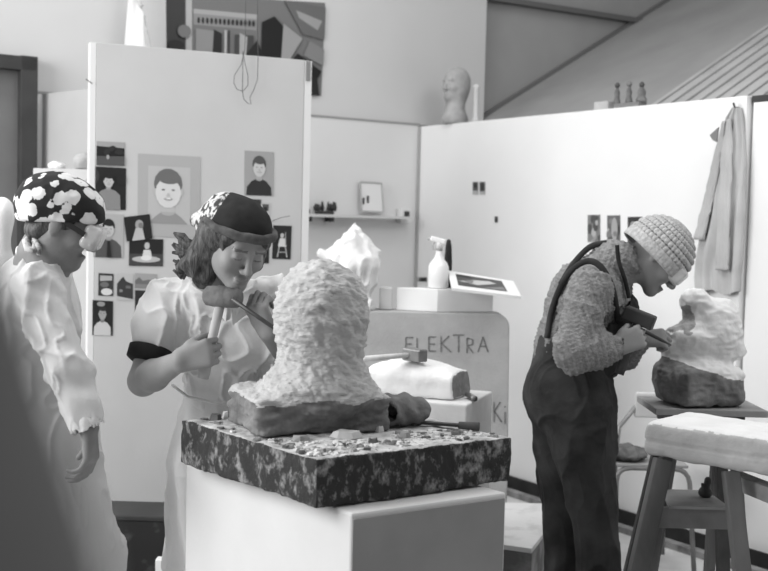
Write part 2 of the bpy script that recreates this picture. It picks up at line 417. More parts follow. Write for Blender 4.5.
def portrait(hair, face, cloth, cx=.5, cy=.38, r=.2, asp=.75, sh=.42, bot=1.0, hr=1.18, smile=True):
    rx, ry = r, r*1.25*asp
    hk = hr/1.18
    it = [([(cx-sh, bot), (cx-sh*.95, cy+ry*2.1), (cx-sh*.6, cy+ry*1.5), (cx-.08, cy+ry*1.2), (cx+.08, cy+ry*1.2), (cx+sh*.6, cy+ry*1.5), (cx+sh*.95, cy+ry*2.1), (cx+sh, bot)], cloth),
          (circ(cx, cy+ry*1.25, rx*.5, ry*.2), face-.15),
          ([(cx-rx*.45, cy+ry*.5), (cx+rx*.45, cy+ry*.5), (cx+rx*.45, cy+ry*1.25), (cx-rx*.45, cy+ry*1.25)], face-.1),
          (circ(cx, cy-ry*.3, rx*1.03*hk, ry*.92*hk), hair), (circ(cx-rx*.9, cy+ry*.15, rx*.14, ry*.2, 8), face-.1), (circ(cx+rx*.9, cy+ry*.15, rx*.14, ry*.2, 8), face-.1),
          (circ(cx, cy+ry*.18, rx*.88, ry*.85), face), (circ(cx+rx*.1, cy-ry*.62, rx*.8, ry*.32), hair),
          (circ(cx-rx*.34, cy+ry*.02, rx*.13, ry*.05, 8), face-.35), (circ(cx+rx*.34, cy+ry*.02, rx*.13, ry*.05, 8), face-.35),
          ([(cx-rx*.06, cy+ry*.2), (cx+rx*.06, cy+ry*.2), (cx+rx*.14, cy+ry*.38), (cx-rx*.14, cy+ry*.38)], face-.08)]
    if smile: it.append((circ(cx, cy+ry*.52, rx*.3, ry*.07, 10), face-.25)); it.append((circ(cx, cy+ry*.5, rx*.2, ry*.035, 10), face+.1))
    return it
def blobs(seed, n, vals, r=.12, y0=0, y1=1):
    rd = random.Random(seed); return [(circ(rd.random(), y0+(y1-y0)*rd.random(), r*rd.uniform(.5,1.4), r*rd.uniform(.4,1.1), 9), rd.choice(vals)) for _ in range(n)]
GP = 'photographs pinned on the display board'
def bp(label, x0, y0, x1, y1, base, items, rot=0):
    gp = .0045 if rot == -7 else .001
    if rot:
        cx, cy = (x0+x1)/2, (y0+y1)/2; c, s = math.cos(math.radians(rot)), math.sin(math.radians(rot))
        qd = [(cx+(x-cx)*c-(y-cy)*s, cy+(x-cx)*s+(y-cy)*c) for x, y in ((x0,y0),(x1,y0),(x1,y1),(x0,y1))]
    else:
        sl = .055; qd = [(x0,y0),(x1,y0+(x1-x0)*sl),(x1-.3,y1+(x1-x0)*sl*.6),(x0-.3,y1)]
    return picture('photograph', label, 'photograph', qd, BA, BN, base, items, GP, gap=gp)
bp('small landscape photograph of trees over a pale lawn, top left on the board', 96.5,141,124.5,165, .62, [([(0,.12),(1,.12),(1,.62),(0,.62)],.12),([(.0,.0),(1,0),(1,.25),(0,.2)],.6)]+blobs(2,9,[.1,.15],.13,.2,.5)+[([(0,.62),(1,.6),(1,1),(0,1)],.3),(circ(.4,.65,.05,.1),.6)])
bp('dark photograph of a curly haired girl in a light dress', 95.5,166.5,126,209, .08, blobs(5,8,[.12,.18],.15)+portrait(.1,.72,.5,.42,.32,.17,sh=.4,hr=1.35))
bp('large smiling boy portrait on a pale grey mount', 138,153.5,200,236, .66, [([(.16,.14),(.84,.14),(.84,.84),(.16,.84)],.72)]+[([(max(min(u,.84),.16), min(v,.84)) for u, v in p], c) for p, c in portrait(.4,.78,.55,.48,.42,.235,sh=.34,hr=1.12)])
bp('photograph of a dark haired boy wearing shirt and dark tie', 93.5,213,123.5,257, .66, portrait(.1,.68,.3,.5,.34,.2,sh=.44)+[([(.46,.62),(.54,.62),(.6,1),(.44,1)],.08)])
bp('tilted dark photograph with a light long haired figure', 125,215.5,151,240, .1, [(circ(.55,.38,.16,.2),.62),([(.2,1),(.4,.5),(.65,.5),(.7,1)],.7),(circ(.6,.42,.09,.12),.45)], -7)
bp('photograph of a small child sitting on a dark lawn', 129,239,163,266, .12, [([(0,.55),(1,.55),(1,1),(0,1)],.25),(circ(.52,.25,.08,.13),.7),([(.42,.4),(.62,.4),(.68,.7),(.38,.7)],.8),(circ(.5,.75,.42,.12),.72),(circ(.5,.7,.16,.1),.85)], 1)
bp('small photograph with a pale round shape, left of a house photograph', 98.5,273,113.5,295.5, .2, [([(.1,.1),(.9,.1),(.9,.3),(.1,.35)],.65),(circ(.55,.82,.38,.16),.8),(circ(.4,.5,.3,.12),.4)])
bp('small photograph of a dark gabled house', 117,273,133,300, .68, [([(0,.4),(.25,.2),(.4,.12),(.55,.28),(1,.38),(1,.95),(0,.85)],.2),([(.15,.6),(.35,.6),(.35,.7),(.15,.7)],.5),([(.55,.45),(.85,.45),(.85,.55),(.55,.55)],.4)])
bp('small pale landscape photograph, right of the house photograph', 135,273,157,288, .62, [([(0,.5),(.2,.25),(.35,.5),(.6,.4),(1,.55),(1,.75),(0,.75)],.42),([(0,.72),(1,.72),(1,1),(0,1)],.5)])
bp('narrow dark photograph partly hidden by the white blouse', 135,290,150,325, .15, [(circ(.5,.4,.3,.2),.5)])
bp('photograph of a baby with a bow in pale clothes', 92.5,300,113,335, .1, portrait(.15,.62,.75,.48,.36,.2,sh=.42,smile=False)+[(circ(.4,.1,.2,.07),.55)])
bp('photograph of a smiling boy in a dark pullover, upper right of the board', 244.5,150.5,273.5,195, .6, portrait(.3,.74,.16,.5,.36,.23,sh=.44))
bp('small dark photograph above the black headscarf', 251,199,261,212, .2, blobs(8,3,[.5,.3],.2))
bp('tiny photograph of a dark doorway beside the headscarf', 261,202.5,270,217, .7, [([(.15,.1),(.85,.1),(.85,.55),(.15,.5)],.3),([(.3,.3),(.65,.3),(.65,1),(.3,1)],.12)])
bp('dark photograph of a child in a white high chair', 272.5,225.5,291,259, .1, [(circ(.5,.3,.1,.07),.7),([(.38,.38),(.66,.38),(.72,.58),(.3,.58)],.78),([(.3,.58),(.75,.58),(.75,.63),(.3,.63)],.8),([(.33,.63),(.38,.63),(.3,.95),(.24,.95)],.7),([(.66,.63),(.71,.63),(.82,.95),(.76,.95)],.7),([(.28,.78),(.78,.78),(.78,.81),(.28,.81)],.6),([(.64,.2),(.69,.2),(.72,.6),(.67,.6)],.6)], 2)
bp('dark photograph corner showing between forehead and chair photograph', 258,247,269,263, .1, [(circ(.5,.5,.3,.2),.3)])

# wires hanging from above over the board
def bw(px, py, off=.03): return RP(px, py, BA, BN)+BN*off
wz = MB()
wz.tube([bw(245,-120,.0)-Vector((0,0,0)), bw(245,0,.01), bw(244,40,.02), bw(242.5,52), bw(239,66), bw(232.5,76), bw(232,84), bw(235,90), bw(241,92), bw(246,86), bw(246,76), bw(243,64), bw(241,52), bw(241,60), bw(240.5,92), bw(242,100), bw(246,104), bw(249,104.5), bw(248,98), bw(252,90), bw(255.5,80), bw(256,60), bw(256,0,.02), bw(256,-120,0)], .0016, 6)
tag(wz.build('hanging_wire', DARKMETAL, smooth=True), 'thin dark wire hanging from above in a loop over the board', 'wire')
tw = MB().tube([bw(85,80), bw(92,84,.01)], .0022, 6)
tag(tw.build('nail', DARKMETAL), 'long thin nail sticking out at the board left edge', 'nail')
tag(MB().tube([bw(272,221,.002), bw(279,217.5,.03), bw(287,216,.04)], .0015, 5).build('twig', DARKMETAL), 'thin twig pinned above the high chair photograph', 'twig')

# poster on the upper back wall
upn = DW; upq = wb(0, -.018, 0)
arches = []
for i in range(14): arches.append((circ(.19+i*.026, .27, .009, .035, 8), .15))
picture('poster', 'large aerial photograph poster of arches and dark buildings above the board', 'poster',
  [(166,-7),(325,3),(321,96),(167,86)], upq, upn, .45,
  [([(0,.0),(.11,0),(.11,.62),(0,.62)],.2),([(.115,.0),(.15,0),(.15,.9),(.115,.9)],.7),([(.16,.15),(.55,.17),(.55,.22),(.16,.2)],.65),([(.16,.2),(.55,.22),(.55,.34),(.16,.32)],.55)]+arches+
  [([(.17,.36),(.3,.38),(.3,.6),(.17,.7)],.55),([(.28,.36),(.33,.4),(.33,1),(.26,1)],.12),([(.345,.36),(.36,.36),(.36,1),(.345,1)],.7),([(.37,.36),(.38,.36),(.38,1),(.37,1)],.2),
   ([(.41,.4),(.53,.4),(.53,.62),(.41,.75)],.25),([(.44,.38),(.49,.42),(.48,.7),(.44,.7)],.65),([(.4,.8),(.55,.45),(.58,.55),(.58,1),(.4,1)],.08),
   ([(.58,.25),(.66,.18),(.72,.28),(.71,.95),(.58,1)],.06),([(.72,.25),(.85,.4),(.76,.66),(.71,.72)],.6),([(.72,.0),(1,.05),(1,.4),(.85,.35)],.4),([(.8,.1),(.98,.2),(.95,.3),(.82,.18)],.6),
   ([(.82,.56),(.99,.74),(.95,.86),(.72,.78)],.07),([(.72,.74),(.9,.8),(.93,1),(.78,1)],.25),([(.84,.85),(.96,.8),(.98,1),(.86,1)],.08),([(.9,.42),(1,.5),(1,.68),(.86,.58)],.5),(circ(.1,.4,.04,.07),.45),(circ(.05,.55,.05,.05),.1)])
# white cloth hanging behind the board
cl = SDF((-2.0,5.6,2.05), (-1.2,6.5,3.1), .008)
ct, cb = P(134,-30,6.02), P(138,60,6.0)
cl.cap(ct, cb, .006, .068, .0)
sdfobj(cl, 'hanging_cloth', CLOTHW, disp=lambda V, n: .012*np.sin(np.arctan2(V[:,1]-ct.y, V[:,0]-ct.x-.05)*5+V[:,2]*6))
tag(bpy.data.objects['hanging_cloth'], 'white pointed cloth hanging behind the top of the board', 'cloth')

# shelf on back wall and its things
def ow(px, py, off=.0): return RP(px, py, wb(0,0,0), DW)+DW*off
sh = thing('wall_shelf', ow(350,216), 'narrow white shelf fixed to the back wall beside the board', 'shelf')
mb = MB(); a, b = ow(285,212.2), ow(401,217.6); zs = (a.z+b.z)/2
slab((a.x,a.y,0), (b.x,b.y,0), DW, .12, zs-.016, zs).build('shelf_board', mat('shelf_paint', .62, .58, 5), sh)
for px in (304, 326):
    q = ow(px, 214); MB().box((q+DW*.04)*1+Vector((0,0,zs-.03-q.z)), (.03,.06,.026), .6).build('bracket', DARK, sh)
ms = MB()
rnd = random.Random(4)
q0 = ow(309, 200); q1 = ow(330, 200)
ms.lathe(Vector((((q0+q1)/2).x, ((q0+q1)/2).y, zs+.001))+DW*.06, [(.055,0),(.06,.015),(.045,.02)], 12)
for i in range(14):
    p = q0.lerp(q1, rnd.random())+DW*rnd.uniform(.035,.085); p.z = zs+.02
    ms.lathe(p, [(.008,0),(.012,.02),(.004,.03+.03*rnd.random())], 6)
tag(ms.build('dried_plant', DARK), 'small dark clump of dried plants on the wall shelf', 'plant')
pf = thing('framed_sheet', ow(367,211), 'pale framed sheet leaning upright on the wall shelf', 'picture frame')
fx = [ow(357.5,182,.02), ow(379,183.2,.02), ow(378.5,212,.045), ow(357,211,.045)]
MB().prism([fx[3],fx[2],fx[1],fx[0]], DW*.006).build('sheet', mat('sheet', .72), pf)
mb = MB()
for i in range(4): mb.bar(fx[i]+DW*.008, fx[(i+1)%4]+DW*.008, .008, .008, up=DW)
mb.build('frame', mat('frame_grey', .42), pf)
MB().box(ow(359.5,201,.045), (.012,.004,.04), .6).box(ow(364,199.5,.043), (.014,.004,.045), .6).build('small_prints', G(.25), pf)
sw = thing('wall_switch', ow(400,216), 'small white switch box at the end of the wall shelf', 'switch')
MB().box(ow(401,215.8,.03), (.075,.05,.09), .6).build('box', mat('switch', .7), sw, bevel=.004)
MB().box(ow(401.5,214.5,.058), (.035,.008,.04), .6).build('dark_face', G(.2), sw)
bt = thing('tiny_bottle', ow(304,208), 'tiny dark bottle on the shelf at the board edge', 'bottle')
q = ow(303.5, 208, .05); q.z = zs+.001; MB().lathe(q, [(.014,0),(.016,.02),(.006,.035),(.006,.045)], 10).build('glass_body', DARK, bt)

# small prints on the right wall
rwq = wb(0,0,0); rwn = -DB
def rp(label, x0, y0, x1, y1, base, items, sl=-.02, g='prints pinned on the right wall', name='photograph'):
    return picture(name, label, 'photograph', [(x0,y0),(x1,y0+(x1-x0)*sl),(x1,y1),(x0,y1)], rwq, rwn, base, items, g, gap=.0015)
rp('left one of two tiny dark prints taped high on the right wall', 473,182,478.3,194.5, .35, [([(0,.7),(1,.7),(1,1),(0,1)],.7),(circ(.5,.3,.3,.2),.15)])
rp('right one of two tiny dark prints taped high on the right wall', 480,182,485.3,194.5, .3, [([(0,.75),(1,.75),(1,1),(0,1)],.7),(circ(.5,.4,.2,.3),.15)])
rp('single tiny dark tag on the right wall below two prints', 495,216.5,498,222.5, .2, [(circ(.5,.5,.2,.2),.1)])
rp('leftmost print of three, grey foliage, left of the knitted hat', 588,215,600.5,242, .5, blobs(11,14,[.3,.6,.4,.7],.2))
rp('middle print of three with a pale standing shape', 607.5,215.5,620.5,243, .4, blobs(12,8,[.25,.5],.2)+[(circ(.6,.5,.25,.42),.65)]+blobs(13,4,[.5,.7],.12))
rp('darkest print of three, right beside the knitted hat', 628,217,642.5,245, .2, blobs(14,7,[.12,.3],.18)+[(circ(.4,.45,.25,.3),.6),(circ(.45,.5,.1,.15),.3),(circ(.5,.9,.3,.1),.5)])
rp('small dark label strip near the room corner behind the bottle', 419,277.5,427,281.5, .12, [(circ(.2,.5,.08,.3),.5)])
rp('pale small label beside the room corner', 413.5,277,418,281.5, .5, [(circ(.5,.5,.2,.2),.3)])
tag(MB().tube([wb(-.001,0,0)+Vector((0,0,1.2)), wb(-.02,.0,1.2)], .001).build('nail', DARKMETAL), 'tiny nail in the back wall corner', 'nail')
bpy.data.objects.remove(bpy.data.objects['nail.001'])

# ================================================================ PLINTH, SLAB, STONE HEAD
def V2(a, z): return Vector((a[0], a[1], z))
ZS = (P(321,457,2.6).z+P(511,438,2.925).z)/2; TH = .118
S_F, S_L, S_R = (-.145,2.6), (-.535,3.055), (.329,2.925); S_B = (-.061, 3.38)
def planes(S, pts, k=.004):
    cx = sum(p[0] for p in pts)/4; cy = sum(p[1] for p in pts)/4
    for i in range(4):
        a, b = pts[i], pts[(i+1)%4]; n = Vector((b[1]-a[1], a[0]-b[0], 0)).normalized()
        if n.x*(cx-a[0])+n.y*(cy-a[1]) > 0: n = -n
        S.plane((a[0], a[1], 0), n, k)
mortar = mat('stained_slab', .03, .40, 34, rough=.85, bump=.6, bscale=60, lo=.50, hi=.74, detail=15, stretch=(1,1,.7))
for n_ in mortar.node_tree.nodes:
    if n_.type == 'TEX_NOISE': n_.inputs['Roughness'].default_value = .68
dust = mat('stone_dust', .54, .22, 22, rough=.95, bump=.5, bscale=60, lo=.4, hi=.7)
S = SDF((-.62,2.52,ZS-TH-.04), (.42,3.46,ZS+.04), .006)
S.rbox((-.1,3.0,ZS-TH/2), (.5,.5,TH/2), rad=.008, k=0); planes(S, [(-.145,2.59), (.345,2.925), (-.055,3.40), (-.545,3.06)], .003)
sl = sdfobj(S, 'stone_slab', [mortar, dust], disp=lambda V, n: .004*fbm(V*28, 3)+.004*fbm(V*7, 2), matfn=lambda V, n: (n[:,2] > .75).astype(int), it=1)
tag(sl, 'thick dark stained square slab lying on the white plinth', 'slab')
ZP = ZS-TH-.004
PF, PR, PL = Vector((-.0615,2.575,0)), Vector((.322,2.82,0)), Vector((-.545,3.15,0)); PB = PR+PL-PF
pl = thing('plinth', (PF+PB)/2, 'tall white painted plinth under the dark slab', 'plinth')
MB().hexa([V2(p, .0) for p in (PF,PR,PB,PL)], [V2(p, ZP) for p in (PF,PR,PB,PL)]).build('body', PLINTH, pl, bevel=.006)
e = (PR-PF).normalized(); nn = Vector((e.y,-e.x,0))
MB().hexa([V2(p, .02) for p in (PF+e*.002, PR-e*.008, PR-e*.008+nn*.004, PF+e*.002+nn*.004)], [V2(p, ZP-.014) for p in (PF+e*.002, PR-e*.008, PR-e*.008+nn*.004, PF+e*.002+nn*.004)]).build('side_panel', mat('plinth_side_shaded', .27, .24, 6), pl)  # face turned from the light, its shade put into a darker colour

limeW = mat('carved_limestone', .50, .40, 9, rough=.95, bump=.7, bscale=60, stretch=(1,1,2.2))
limeD = mat('raw_stone_shaded', .22, .11, 14, rough=.95, bump=.5, bscale=40)  # rough-hewn base, its colour also darkened for the shade on it
BC = Vector((P(315,430,2.99).x, 2.99, ZS))
S = SDF((BC.x-.29,BC.y-.24,ZS-.02), (BC.x+.26,BC.y+.26,ZS+.5), .0045)
def L(u, y, v): return (BC.x+u, BC.y+y, BC.z+v)
S.ell(L(.008,0,.292), (.122,.13,.152), k=.02)
S.ell(L(.010,0,.325), (.118,.118,.118), k=.03)
S.cap(L(.012,.0,.12), L(.012,0,.26), .112, .108, .03)
S.ell(L(.005,0,.10), (.155,.15,.09), k=.04)
S.rbox(L(-.02,.02,.042), (.185,.13,.058), np.array(Matrix.Rotation(.42,3,'Z')), .02, .03)
S.cap(L(-.17,.06,.05), L(-.1,-.02,.05), .05, .06, .03)
S.plane(L(0,0,.003), (0,0,-1))
def chisel(V, n):
    q = V-np.array(BC)
    a = np.arctan2(q[:,1], q[:,0]); r = .12
    wrp = .4*vnoise(V*18)
    u = a*r*24+2.0*vnoise(V*9); v = q[:,2]*88+a*1.8+wrp*3
    rough = (q[:,2] < .11)
    return np.where(rough, .008*fbm(V*np.array([22,22,60.]), 4), 0.0065*fbm(np.stack([q[:,0]*38, q[:,1]*38, q[:,2]*95+q[:,0]*45+3*vnoise(V*7)], 1), 2)+.003*vnoise(V*14)+.0012*fbm(V*110, 2))
def bmat(V, n):
    q = V-np.array(BC); edge = .086+.012*vnoise(V*16)
    return (q[:,2] < edge).astype(int)
bu = sdfobj(S, 'stone_bust', [limeW, limeD], disp=chisel, matfn=bmat, it=1, origin=BC)
tag(bu, 'rough chiselled pale stone head with raw base coloured darker for shade on the slab', 'sculpture')

# rubble on the slab
rnd = random.Random(7)
gc_ = P(400,428,3.05)
def inslab(u, v): 
    a = Vector(S_F).lerp(Vector(S_R), u); b = Vector(S_L).lerp(Vector(S_B), u); return a.lerp(b, v)
def chip(mb, c, r, h, rd, m=0):
    n = rd.randint(5, 7); ph = rd.random()*6; pts = [(c[0]+r*rd.uniform(.6,1.2)*math.cos(ph+2*math.pi*i/n), c[1]+r*rd.uniform(.5,1.1)*math.sin(ph+2*math.pi*i/n)) for i in range(n)]
    t = rd.uniform(-.4,.4)*h
    vs = [(x, y, c[2]) for x, y in pts]+[(c[0]+(x-c[0])*.75, c[1]+(y-c[1])*.75, c[2]+h+t*(1 if i % 2 else -1)) for i, (x, y) in enumerate(pts)]
    mb.add(vs, [tuple(range(n-1,-1,-1)), tuple(range(n, 2*n))]+[(i, (i+1)%n, n+(i+1)%n, n+i) for i in range(n)], m)
chipm = [mat('chip_pale', .62, .45, 20), mat('chip_grey', .28, .2, 20), mat('chip_dark', .09, .14, 20)]
db = MB()
for i in range(1700):
    u, v = rnd.uniform(.02,.98), rnd.uniform(.02,.98); p = inslab(u, v)
    if abs(p.x-BC.x) < .205 and abs(p.y-BC.y) < .165 or math.hypot(p.x-gc_.x, p.y-gc_.y) < .085 or abs(p.y-3.03) < .03 and p.x > .03: continue
    r = rnd.choice((.002,.003,.004,.006,.009,.013)); chip(db, (p.x, p.y, ZS-.002), r, r*.35+.0015, rnd, rnd.choice((0,0,1,1,2)))
tag(db.build('stone_debris', chipm), 'fine pale stone crumbs scattered over the top of the dark slab', 'debris', kind='stuff')
for px, py, Y, r, h, m, lab in ((345,434,2.86,.040,.016,0,'large pale flat stone flake in front of the bust base'),
        (300,441,2.80,.024,.010,1,'grey stone flake below the front corner of the bust'),
        (405,436,2.88,.020,.014,1,'small grey stone chip in front of the dusty glove'),
        (436,436,2.90,.018,.009,0,'pale stone chip just below the flat rasp'),
        (372,443,2.80,.016,.010,2,'dark stone chip near the front slab edge'),
        (216,420,3.05,.022,.018,2,'dark stone chip at the far left slab corner'),
        (226,416,3.08,.012,.020,0,'tiny bright stone chip beside the bust left corner'),
        (455,436,2.93,.015,.008,2,'dark stone chip near the right slab corner'),
        (380,428,2.95,.014,.014,0,'pale stone crumb between bust base and glove')):
    mb = MB(); q = P(px, py, Y); chip(mb, (q.x, q.y, ZS+.001), r, h, random.Random(px), m)
    tag(mb.build('stone_chip', chipm), lab, 'stone chip', 'stone chips on the slab')
mb = MB(); a = P(412,431,3.05); b = P(479,433,3.0); a.z = b.z = ZS+.011
ra = thing('flat_rasp', a, 'dark flat rasp lying on the slab beside the glove', 'rasp')
mb.bar(a, a.lerp(b,.7), .022, .007); mb.build('blade', DARK, ra)
MB().tube([a.lerp(b,.7), b], [.010,.012], 8).build('handle', mat('rasp_handle', .09), ra, smooth=True)
# crumpled glove with a dark opening
gc = P(402,428,3.06); gc.z = ZS
S = SDF(gc-Vector((.1,.1,.01)), gc+Vector((.1,.1,.13)), .004)
S.cap(gc+Vector((-.03,-.02,.045)), gc+Vector((.035,.01,.045)), .046, .034, .02); S.ell(gc+Vector((.01,0,.03)), (.06,.045,.03), k=.02)
S.cap(gc+Vector((-.04,-.055,.042)), gc+Vector((-.015,-.02,.045)), .024, .016, .006, 'sub'); S.plane(gc+Vector((0,0,.003)), (0,0,-1))
gl = sdfobj(S, 'work_glove', [mat('dusty_leather', .20, .12, 20, bump=.6, bscale=50), DARKER], disp=lambda V, n: .005*fbm(V*30, 2)+.003*np.sin(V[:,0]*150+V[:,2]*90), matfn=lambda V, n: ((V[:,0] < gc.x-.012) & (V[:,1] < gc.y-.02) & (np.abs(V[:,2]-gc.z-.044) < .022) & (n[:,1] > -.45)).astype(int))
tag(gl, 'crumpled dusty glove with dark opening beside the stone head', 'glove')

# ================================================================ BEHIND THE SLAB
ZB = P(500,314,5.0).z
BX0, BX1 = P(322,314,5.0).x, P(510,314,5.0).x
eb = thing('concrete_block', ((BX0+BX1)/2, 5.08, 0), 'tall grey concrete block with rounded corner and scratched writing', 'block')
R_ = .06; pts = [(BX0,0),(BX1+.012,0),(BX1+.012,.4)]+[(BX1-R_+R_*math.cos(math.radians(a)), ZB-R_+R_*math.sin(math.radians(a))) for a in range(0,91,15)]+[(BX0,ZB)]
MB().prism([Vector((x,5.0,z)) for x, z in pts], (0,.17,0)).build('block_body', CONCRETE, eb, bevel=.006)
# scratched letters, copied from the stone
let = {'E':[[(1,0),(.1,0),(.1,1),(1,1)],[(.1,.5),(.85,.5)]],'L':[[(0,0),(0,1),(.9,1)]],'K':[[(0,0),(0,1)],[(.9,0),(.05,.45),(1.1,1)]],'T':[[(0,0),(1.1,0)],[(.55,0),(.55,1.15)]],'R':[[(0,1),(0,0),(.8,.1),(.8,.45),(.05,.5),(.9,1)]],'A':[[(0,1),(.5,0),(1,1)],[(.2,.62),(.8,.62)]],'i':[[(0,.4),(0,1)],[(0,.1),(.0,.17)]]}
def scratch(name, items, par):
    mb = MB()
    for ch, x, y, wd, h in items:
        for st in let[ch]:
            q = [P(x+u*wd, y+v*h, 4.9985) for u, v in st]
            for a, b in zip(q, q[1:]): mb.bar(a, b, .0055, .002, up=(0,-1,0))
    return mb.build(name, mat('scratch_dark', .11, .2, 60), par)
scratch('scratched_letters', [('E',405,337.5,8,13),('L',417,338,7,14),('E',428,337,8,14),('K',441,336,9,16),('T',453,335,10,15),('R',467,338,7,15),('A',478,337,10,15)], eb)
scratch('scratched_initials', [('K',494,402,7,20),('i',505,404,2,20)], eb)
# carton on the block
ca, cbp, cc = P(396,313,5.085), P(437,313,5.012), P(493,313,5.10)
for q in (ca, cbp, cc): q.z = 0
cd = ca+cc-cbp; zc = P(437,289,5.03).z
cr = MB().hexa([V2(p, ZB+.001) for p in (cbp,cc,cd,ca)], [V2(p, zc) for p in (cbp,cc,cd,ca)]).build('carton', mat('carton_white', .74, .7, 6), bevel=.003)
tag(cr, 'white carton on the grey block carrying the spray bottle', 'box')
a, b = P(379,313,5.09), P(392,313,5.07)
tag(MB().box(((a.x+b.x)/2, 5.11, (ZB+zc)/2), (b.x-a.x, .1, zc-ZB-.002)).build('plaster_block', mat('plaster_grey', .55, .5, 9), bevel=.006), 'small pale grey block between plastic bag and white carton', 'block')
# spray bottle
q = P(438,287,5.085); q.z = zc+.001
sb = thing('spray_bottle', q, 'white plastic spray bottle standing on the carton', 'bottle')
MB().lathe(q, [(.040,0),(.046,.006),(.046,.095),(.040,.112),(.022,.135),(.015,.15),(.0145,.17)], 28).build('bottle_body', mat('white_plastic', .78, rough=.35), sb, smooth=True)
MB().lathe(q+Vector((0,0,.17)), [(.017,0),(.017,.02),(.013,.022)], 20).build('collar', mat('grey_plastic', .42, rough=.4), sb, smooth=True)
mb = MB(); t = q+Vector((0,0,.19))
mb.bar(t+Vector((.028,.0,.018)), t+Vector((-.04,.0,.034)), .022, .024); mb.bar(t+Vector((0,0,0)), t+Vector((-.004,0,.03)), .022, .02, up=(0,1,0))
mb.build('spray_head', mat('white_plastic', .78), sb, bevel=.006)
MB().tube([t+Vector((-.022,0,.018)), t+Vector((-.03,0,.0)), t+Vector((-.025,0,-.02))], .004, 8).build('trigger', mat('grey_plastic', .42), sb)
MB().tube([t+Vector((-.04,0,.03)), t+Vector((-.052,0,.031))], .005, 8).build('nozzle', mat('grey_plastic', .42), sb)
q = P(447.5,286,5.15); q.z = zc+.001
tag(MB().lathe(q, [(.014,0),(.017,.01),(.018,.12),(.014,.19),(.009,.215),(.004,.22)], 16, sq=.6).build('file_handle', DARKER, smooth=True), 'slim dark upright tool standing right behind the spray bottle', 'tool')
# magazine
m0, m1, m2, m3 = P(452,290,4.90), P(521,299,4.90), P(513,283.5,5.12), P(448,273,5.14)
m0.z = zc+.002
nm = (m1-m0).cross(m3-m0).normalized()
mg = thing('magazine', m0, 'open thick magazine with a dark picture lying over the carton', 'magazine')
MB().prism([m0,m1,m2,m3], nm*.012).build('pages', mat('paper', .75), mg)
def mq(u, v): return (m0*(1-u)*(1-v)+m1*u*(1-v)+m2*u*v+m3*(1-u)*v)+nm*.0128
mb = MB(); pm = [G(.3), G(.75), G(.15), G(.5)]
for pts, k in (([(.1,.2),(.82,.2),(.8,.86),(.1,.86)],0),([(.12,.45),(.4,.35),(.7,.6),(.6,.7),(.35,.62)],1),([(.1,.7),(.35,.72),(.3,.84),(.1,.84)],2),([(.45,.22),(.8,.24),(.78,.45)],3),([(.2,.5),(.3,.3),(.36,.6)],3)):
    mb.add([mq(u, v)+nm*.0003*(len(mb.f)) for u, v in pts], [tuple(range(len(pts)))], k)
mb.build('printed_picture', pm, mg)
# plastic bag
q = P(350,313,5.0); q.z = ZB+.002
S = SDF(q-Vector((.2,.09,.01)), q+Vector((.2,.19,.46)), .007)
S.cap(q+Vector((.0,.06,.06)), q+Vector((.01,.06,.2)), .09, .12, .02); S.cap(q+Vector((.0,.06,.2)), q+Vector((.012,.06,.385)), .1, .012, .03); S.cap(q+Vector((.0,.05,.28)), q+Vector((.135,.05,.26)), .07, .008, .02); S.cap(q+Vector((-.02,.05,.2)), q+Vector((-.13,.05,.25)), .08, .02, .02); S.cap(q+Vector((.05,.03,.1)), q+Vector((.08,.03,.02)), .05, .03, .02)
S.plane(q+Vector((0,0,.004)), (0,0,-1)); S.plane(q+Vector((0,-.07,0)), (0,-1,0), .02)
bagm = mat('milky_plastic', .86, .78, 12, rough=.25, bump=.5, bscale=35, spec=.5, alpha=.9)
bag = sdfobj(S, 'plastic_bag', bagm, disp=lambda V, n: .020*np.abs(vnoise(V*np.array([13,13,9.])))-.01+.012*ridge(V*np.array([24,24,16.]))-.006, it=1)
tag(bag, 'crumpled white translucent plastic bag behind the stone head', 'bag')
# white pedestal and cut stone with hammer
wa = P(467,405,3.9); wa.z = 0; d1 = Vector((.335,.942,0)); d2 = Vector((-.942,.335,0)); ZC = P(467,405,3.9).z
wp = [wa, wa+d1*.36, wa+d1*.36+d2*.46, wa+d2*.46]
tag(MB().hexa([V2(p, 0) for p in wp], [V2(p, ZC) for p in wp]).build('white_pedestal', mat('chalky_block', .72, .58, 7, bump=.1), bevel=.006), 'white chalky pedestal behind the dark slab under the cut stone', 'pedestal')
lc = P(418,385,4.13); lc.z = ZC
Rl = np.array(Matrix.Rotation(math.radians(-22), 3, 'Z'))
S = SDF(lc-Vector((.26,.22,.01)), lc+Vector((.26,.22,.18)), .005)
S.rbox(lc+Vector((0,0,.045)), (.185,.105,.048), Rl, .03, 0); S.ell(lc+Vector((-.01,0,.07)), (.16,.10,.062), Rl, .04); S.plane(lc+Vector((0,0,.002)), (0,0,-1))
xd = Vector((Rl[0][0], Rl[1][0], 0)); S.plane(lc+xd*.172, (xd.x,xd.y,.1), .004)
ls = sdfobj(S, 'cut_stone', [mat('chalk_white', .84, .78, 12, bump=.2), mat('raw_cut', .25, .18, 40, bump=.4)], disp=lambda V, n: .003*fbm(V*20, 3), matfn=lambda V, n: ((n[:,0]*xd.x+n[:,1]*xd.y) > .85).astype(int))
tag(ls, 'white rounded stone with a flat dark cut end on the pedestal', 'stone')
hz = ZC+.128
ha = P(364,359,4.0); hb = P(414,354.5,4.06)
hm = thing('hammer', ha, 'short stone hammer with wooden handle lying on the cut stone', 'hammer')
MB().tube([ha, ha.lerp(hb,.5), hb], [.011,.010,.009], 10).build('handle', WOODL, hm, smooth=True)
MB().bar(hb+Vector((-.028,.028,.0)), hb+Vector((.034,-.03,-.002)), .048, .046).build('hammer_head', METAL, hm, bevel=.006)
